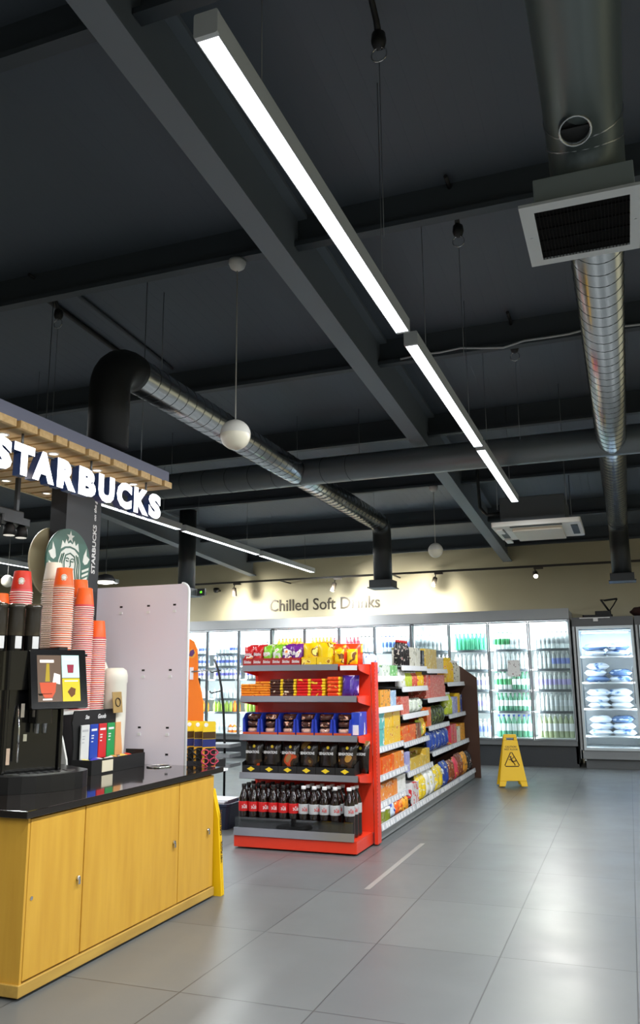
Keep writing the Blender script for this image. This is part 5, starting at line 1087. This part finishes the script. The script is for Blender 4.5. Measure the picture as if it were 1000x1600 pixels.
rb = B().rod((-0.03, -0.1, 0.16), (-0.03, 1.62, 0.16), 0.006, 6)
for y in (0.25, 0.85, 1.45): rb.rod((-0.03, y, 0.16), (-0.03, y, 0.233), 0.007, 6)
obj('hanging_rail', rb, M_WIRE, t)
# spotlight bar under the rear of the canopy
t = thing('spotlight_bar', 'grey spotlight bar with small heads hanging under the canopy', 'spotlight', (-3.62, 4.05, 2.585))
obj('stem', B().box(-0.012, 0.012, 0.05, 0.075, -0.25, 0.0), mat('bar_grey', (70, 73, 76), 0.4, 0.4), t)
obj('bar', B().rbox(-0.03, 0.03, -0.3, 0.1, -0.27, -0.22, 0.008, axis='y').rbox(-0.045, 0.045, -0.1, 0.16, -0.31, -0.265, 0.02, axis='z'), mat('bar_grey', (70, 73, 76), 0.4, 0.4), t)
for k, y in enumerate((-0.26, -0.13, 0.0, 0.11)):
    h_ = obj('lamp_head', B().lathe([(0.02, 0), (0.036, -0.02), (0.04, -0.075), (0.037, -0.077)], (0.01, y, -0.27 if y < -0.1 else -0.31), 16), M_MATTE, t)
    obj('lens', B().lathe([(0.034, -0.0765), (0.034, -0.079)], (0.01, y, -0.27 if y < -0.1 else -0.31), 16), mat('bar_lens', (230, 226, 214), 0.3, emit=0.8), h_)

# ------------------------------------------------------------------ glasses stand, board and rack beyond the counter
t = thing('glasses_stand', 'orange header board above a black tray stand at the counter end', 'display stand', (-2.86, 5.15, 0))
P = [(-0.09, 0.95), (0.065, 0.95), (0.062, 1.13), (0.042, 1.22), (0.016, 1.29), (0.012, 1.42), (0.006, 1.5), (-0.02, 1.555), (-0.055, 1.575), (-0.09, 1.57)]
hb = obj('header_board', B().prism(P, 'y', -0.004, 0.004), mat('header_orange', (246, 128, 16), 0.4), t)
b = B().lathe([(0.032, 0.0), (0.032, 0.002)], seg=20, M=Matrix.Translation((-0.035, -0.004, 1.47)) @ Euler((PI / 2, 0, 0)).to_matrix().to_4x4()); b.m = [0] * len(b.f)
b.prism([(-0.055, 1.455), (-0.03, 1.45), (-0.01, 1.475), (-0.02, 1.5), (-0.045, 1.49)], 'y', -0.009, -0.0065, 1)
obj('header_emblem', b, [mat('emblem_amber', (240, 170, 60), 0.4), mat('emblem_violet', (90, 50, 110), 0.4)], hb)
obj('post', B().box(-0.02, 0.02, 0.006, 0.03, 0.02, 1.3), M_MATTE, t)
obj('tray', B().box(-0.12, 0.2, -0.15, 0.08, 0.70, 0.712).box(-0.12, 0.2, -0.15, -0.14, 0.712, 0.755).box(0.19, 0.2, -0.14, 0.08, 0.712, 0.755), M_MATTE, t)
obj('white_shelf', B().box(-0.1, 0.215, -0.16, 0.09, 0.675, 0.69), C_WHITE, t)
obj('foot', B().lathe([(0.16, 0), (0.16, 0.015), (0.03, 0.02)], seg=24), M_MATTE, t)
a_ = obj('arm', B().tube([(-0.03, -0.01, 1.345), (0.06, -0.02, 1.35), (0.17, -0.02, 1.355)], 0.005, 8), M_STEEL, t); obj('arm_plate', B().box(-0.045, -0.018, -0.012, -0.004, 1.29, 1.375), C_WHITE, a_)
def specs(b, y, z, m):
    for s in (-1, 1): b.tube([(s * 0.03 + 0.024 * math.cos(k * PI / 8), y, z + 0.018 * math.sin(k * PI / 8)) for k in range(16)], 0.004, 6, m, closed=True)
    b.tube([(-0.006, y, z + 0.004), (0, y, z + 0.008), (0.006, y, z + 0.004)], 0.003, 5, m)
    for s in (-1, 1): b.tube([(s * 0.054, y, z + 0.008), (s * 0.058, y - 0.02, z), (s * 0.02, y - 0.03, z - 0.03)], 0.003, 5, m)
    return b
M_CARDY = mat('card_yellow', (236, 200, 40), 0.4); M_CARDA = mat('card_amber', (222, 160, 40), 0.4); M_CARDB = mat('card_blue', (34, 44, 110), 0.4)
FR = [M_MATTE, M_MATTE, M_MATTE, mat('frame_pink', (196, 60, 90), 0.3)]
for k in range(4):
    x = -2.90 + k * 0.075
    t = thing('glasses_card', '%s card of reading glasses from the left on the counter end stand' % nth(k + 1), 'glasses', (x, 5.075 - 0.02 * k, 0.713), 0.75, 'reading glasses on the stand')
    obj('card', B().rbox(-0.045, 0.045, 0.0, 0.003, 0.0, 0.3, 0.012, axis='y'), M_CARDY, t)
    obj('amber_panel', B().box(-0.045, 0.045, -0.001, 0.0, 0.004, 0.133), M_CARDA, t); obj('black_window', B().rbox(-0.03, 0.043, -0.002, -0.001, 0.012, 0.128, 0.01, axis='y'), M_MATTE, t); obj('dark_strip', B().box(-0.044, 0.044, -0.001, 0.0, 0.188, 0.232), mat('card_brown', (70, 46, 14), 0.4), t); obj('blue_band', B().box(-0.045, 0.045, -0.0012, 0.0, 0.135, 0.185), M_CARDB, t)
    obj('white_dot', B().lathe([(0.014, 0), (0.014, 0.002)], seg=14, M=Matrix.Translation((-0.022, 0, 0.278)) @ Euler((PI / 2, 0, 0)).to_matrix().to_4x4()), C_WHITE, t)
    obj('spectacles', specs(specs(B(), -0.012, 0.1, 0), -0.014, 0.045, 0), FR[k], t)
t = thing('spinner_rack', 'bent dark pole rack with grey plates between counter and red display', 'rack', (-4.08, 8.0, 0))
obj('pole', B().tube([(-0.14, 0, 1.5), (-0.09, 0, 1.38), (-0.05, 0, 1.2), (-0.02, 0, 0.95), (0.0, 0, 0.6), (0, 0, 0.02)], 0.013, 8), M_MATTE, t)
for (z, s_) in ((1.38, 0.12), (1.16, 0.1)): obj('hook_arm', B().tube([(-0.06, 0, z), (-0.16, -0.02, z - 0.02), (-0.18, -0.02, z)], 0.008, 6), M_MATTE, t)
for z in (0.62, 0.52, 0.42): obj('plate', B().rbox(-0.16, 0.13, -0.14, 0.14, z - 0.035, z, 0.02), M_GREY, t)
obj('base', B().rbox(-0.18, 0.17, -0.18, 0.18, 0.0, 0.05, 0.03), M_MATTE, t)
t = thing('storage_bin', 'navy blue plastic bin on the floor between counter and red display', 'bin', (-3.66, 6.88, 0))
b = B()
for (z0, z1, s0, s1) in ((0.0, 0.2, 0.92, 1.0),):
    def ring(s, z): return [Vector((x * s, y * s, z)) for (x, y) in [(0.3 - 0.05 + 0.05 * math.cos(a), 0.2 - 0.05 + 0.05 * math.sin(a)) for a in (0, .5, 1.05, 1.57)] + [(-0.25 + 0.05 * math.cos(a), 0.15 + 0.05 * math.sin(a)) for a in (1.57, 2.1, 2.6, PI)] + [(-0.25 + 0.05 * math.cos(a), -0.15 + 0.05 * math.sin(a)) for a in (PI, 3.67, 4.2, 4.71)] + [(0.25 + 0.05 * math.cos(a), -0.15 + 0.05 * math.sin(a)) for a in (4.71, 5.24, 5.76, 6.28)]]
    rs = [ring(0.9, 0.0), ring(0.97, 0.19), ring(1.0, 0.195), ring(1.0, 0.215), ring(0.94, 0.215), ring(0.88, 0.02)]; n_ = 16
    b.add([v for r_ in rs for v in r_], [(i * n_ + k, i * n_ + (k + 1) % n_, (i + 1) * n_ + (k + 1) % n_, (i + 1) * n_ + k) for i in range(5) for k in range(n_)] + [tuple(range(n_ - 1, -1, -1)), tuple(5 * n_ + k for k in range(n_))])
obj('tub', b, mat('bin_navy', (38, 50, 74), 0.45), t)
o = obj('paper_sheaf', B().box(-0.2, 0.22, -0.13, 0.12, 0.0, 0.2).box(-0.16, 0.24, -0.1, 0.14, 0.2, 0.212), mat('paper_grey', (214, 218, 222), 0.6), None, (-3.66, 6.88, 0.022), (0, 0, 0.0)); tag(o, 'pale papers heaped inside the navy blue bin', 'papers')
# folded yellow sign leaning on the end of the cabinet
t = thing('folded_wet_floor_sign', 'folded yellow caution sign leaning on the far end of the counter cabinet', 'wet floor sign', (-2.47, 4.735, 0))
M = Matrix.Translation((0, 0.0, 0.0)) @ Euler((0.02, 0, 0)).to_matrix().to_4x4()
for k, yo in enumerate((0.0, 0.022)):
    p = obj('leaf', B().prism([(-0.27, 0.0), (-0.19, 0.0), (-0.16, 0.03), (-0.08, 0.03), (-0.05, 0.0), (0.045, 0.0), (0.02, 0.45), (-0.02, 0.62), (-0.2, 0.62)], 'y', yo, yo + 0.018, 0, M), M_SIGN, t, bevel=0.003)
    if k == 0:
        g = B(); RR = M.to_3x3()
        text(g, 'CAUTION', (0.026, 0.02, 0.42), ZP, YP * -1, 0.15, 0.022, 0.001, 0.03); text(g, 'WET FLOOR', (0.034, 0.02, 0.25), ZP, YP * -1, 0.13, 0.02, 0.001, 0.03); obj('warning_words', g, M_INK, p)
# thin pale strip lying on the tiles
tag(obj('floor_strip', B().box(-1.655, -1.618, 5.17, 6.66, 0.0005, 0.0015), mat('strip_pale', (138, 138, 134), 0.35)), 'thin pale strip on the tiles beside the red display', 'tape')
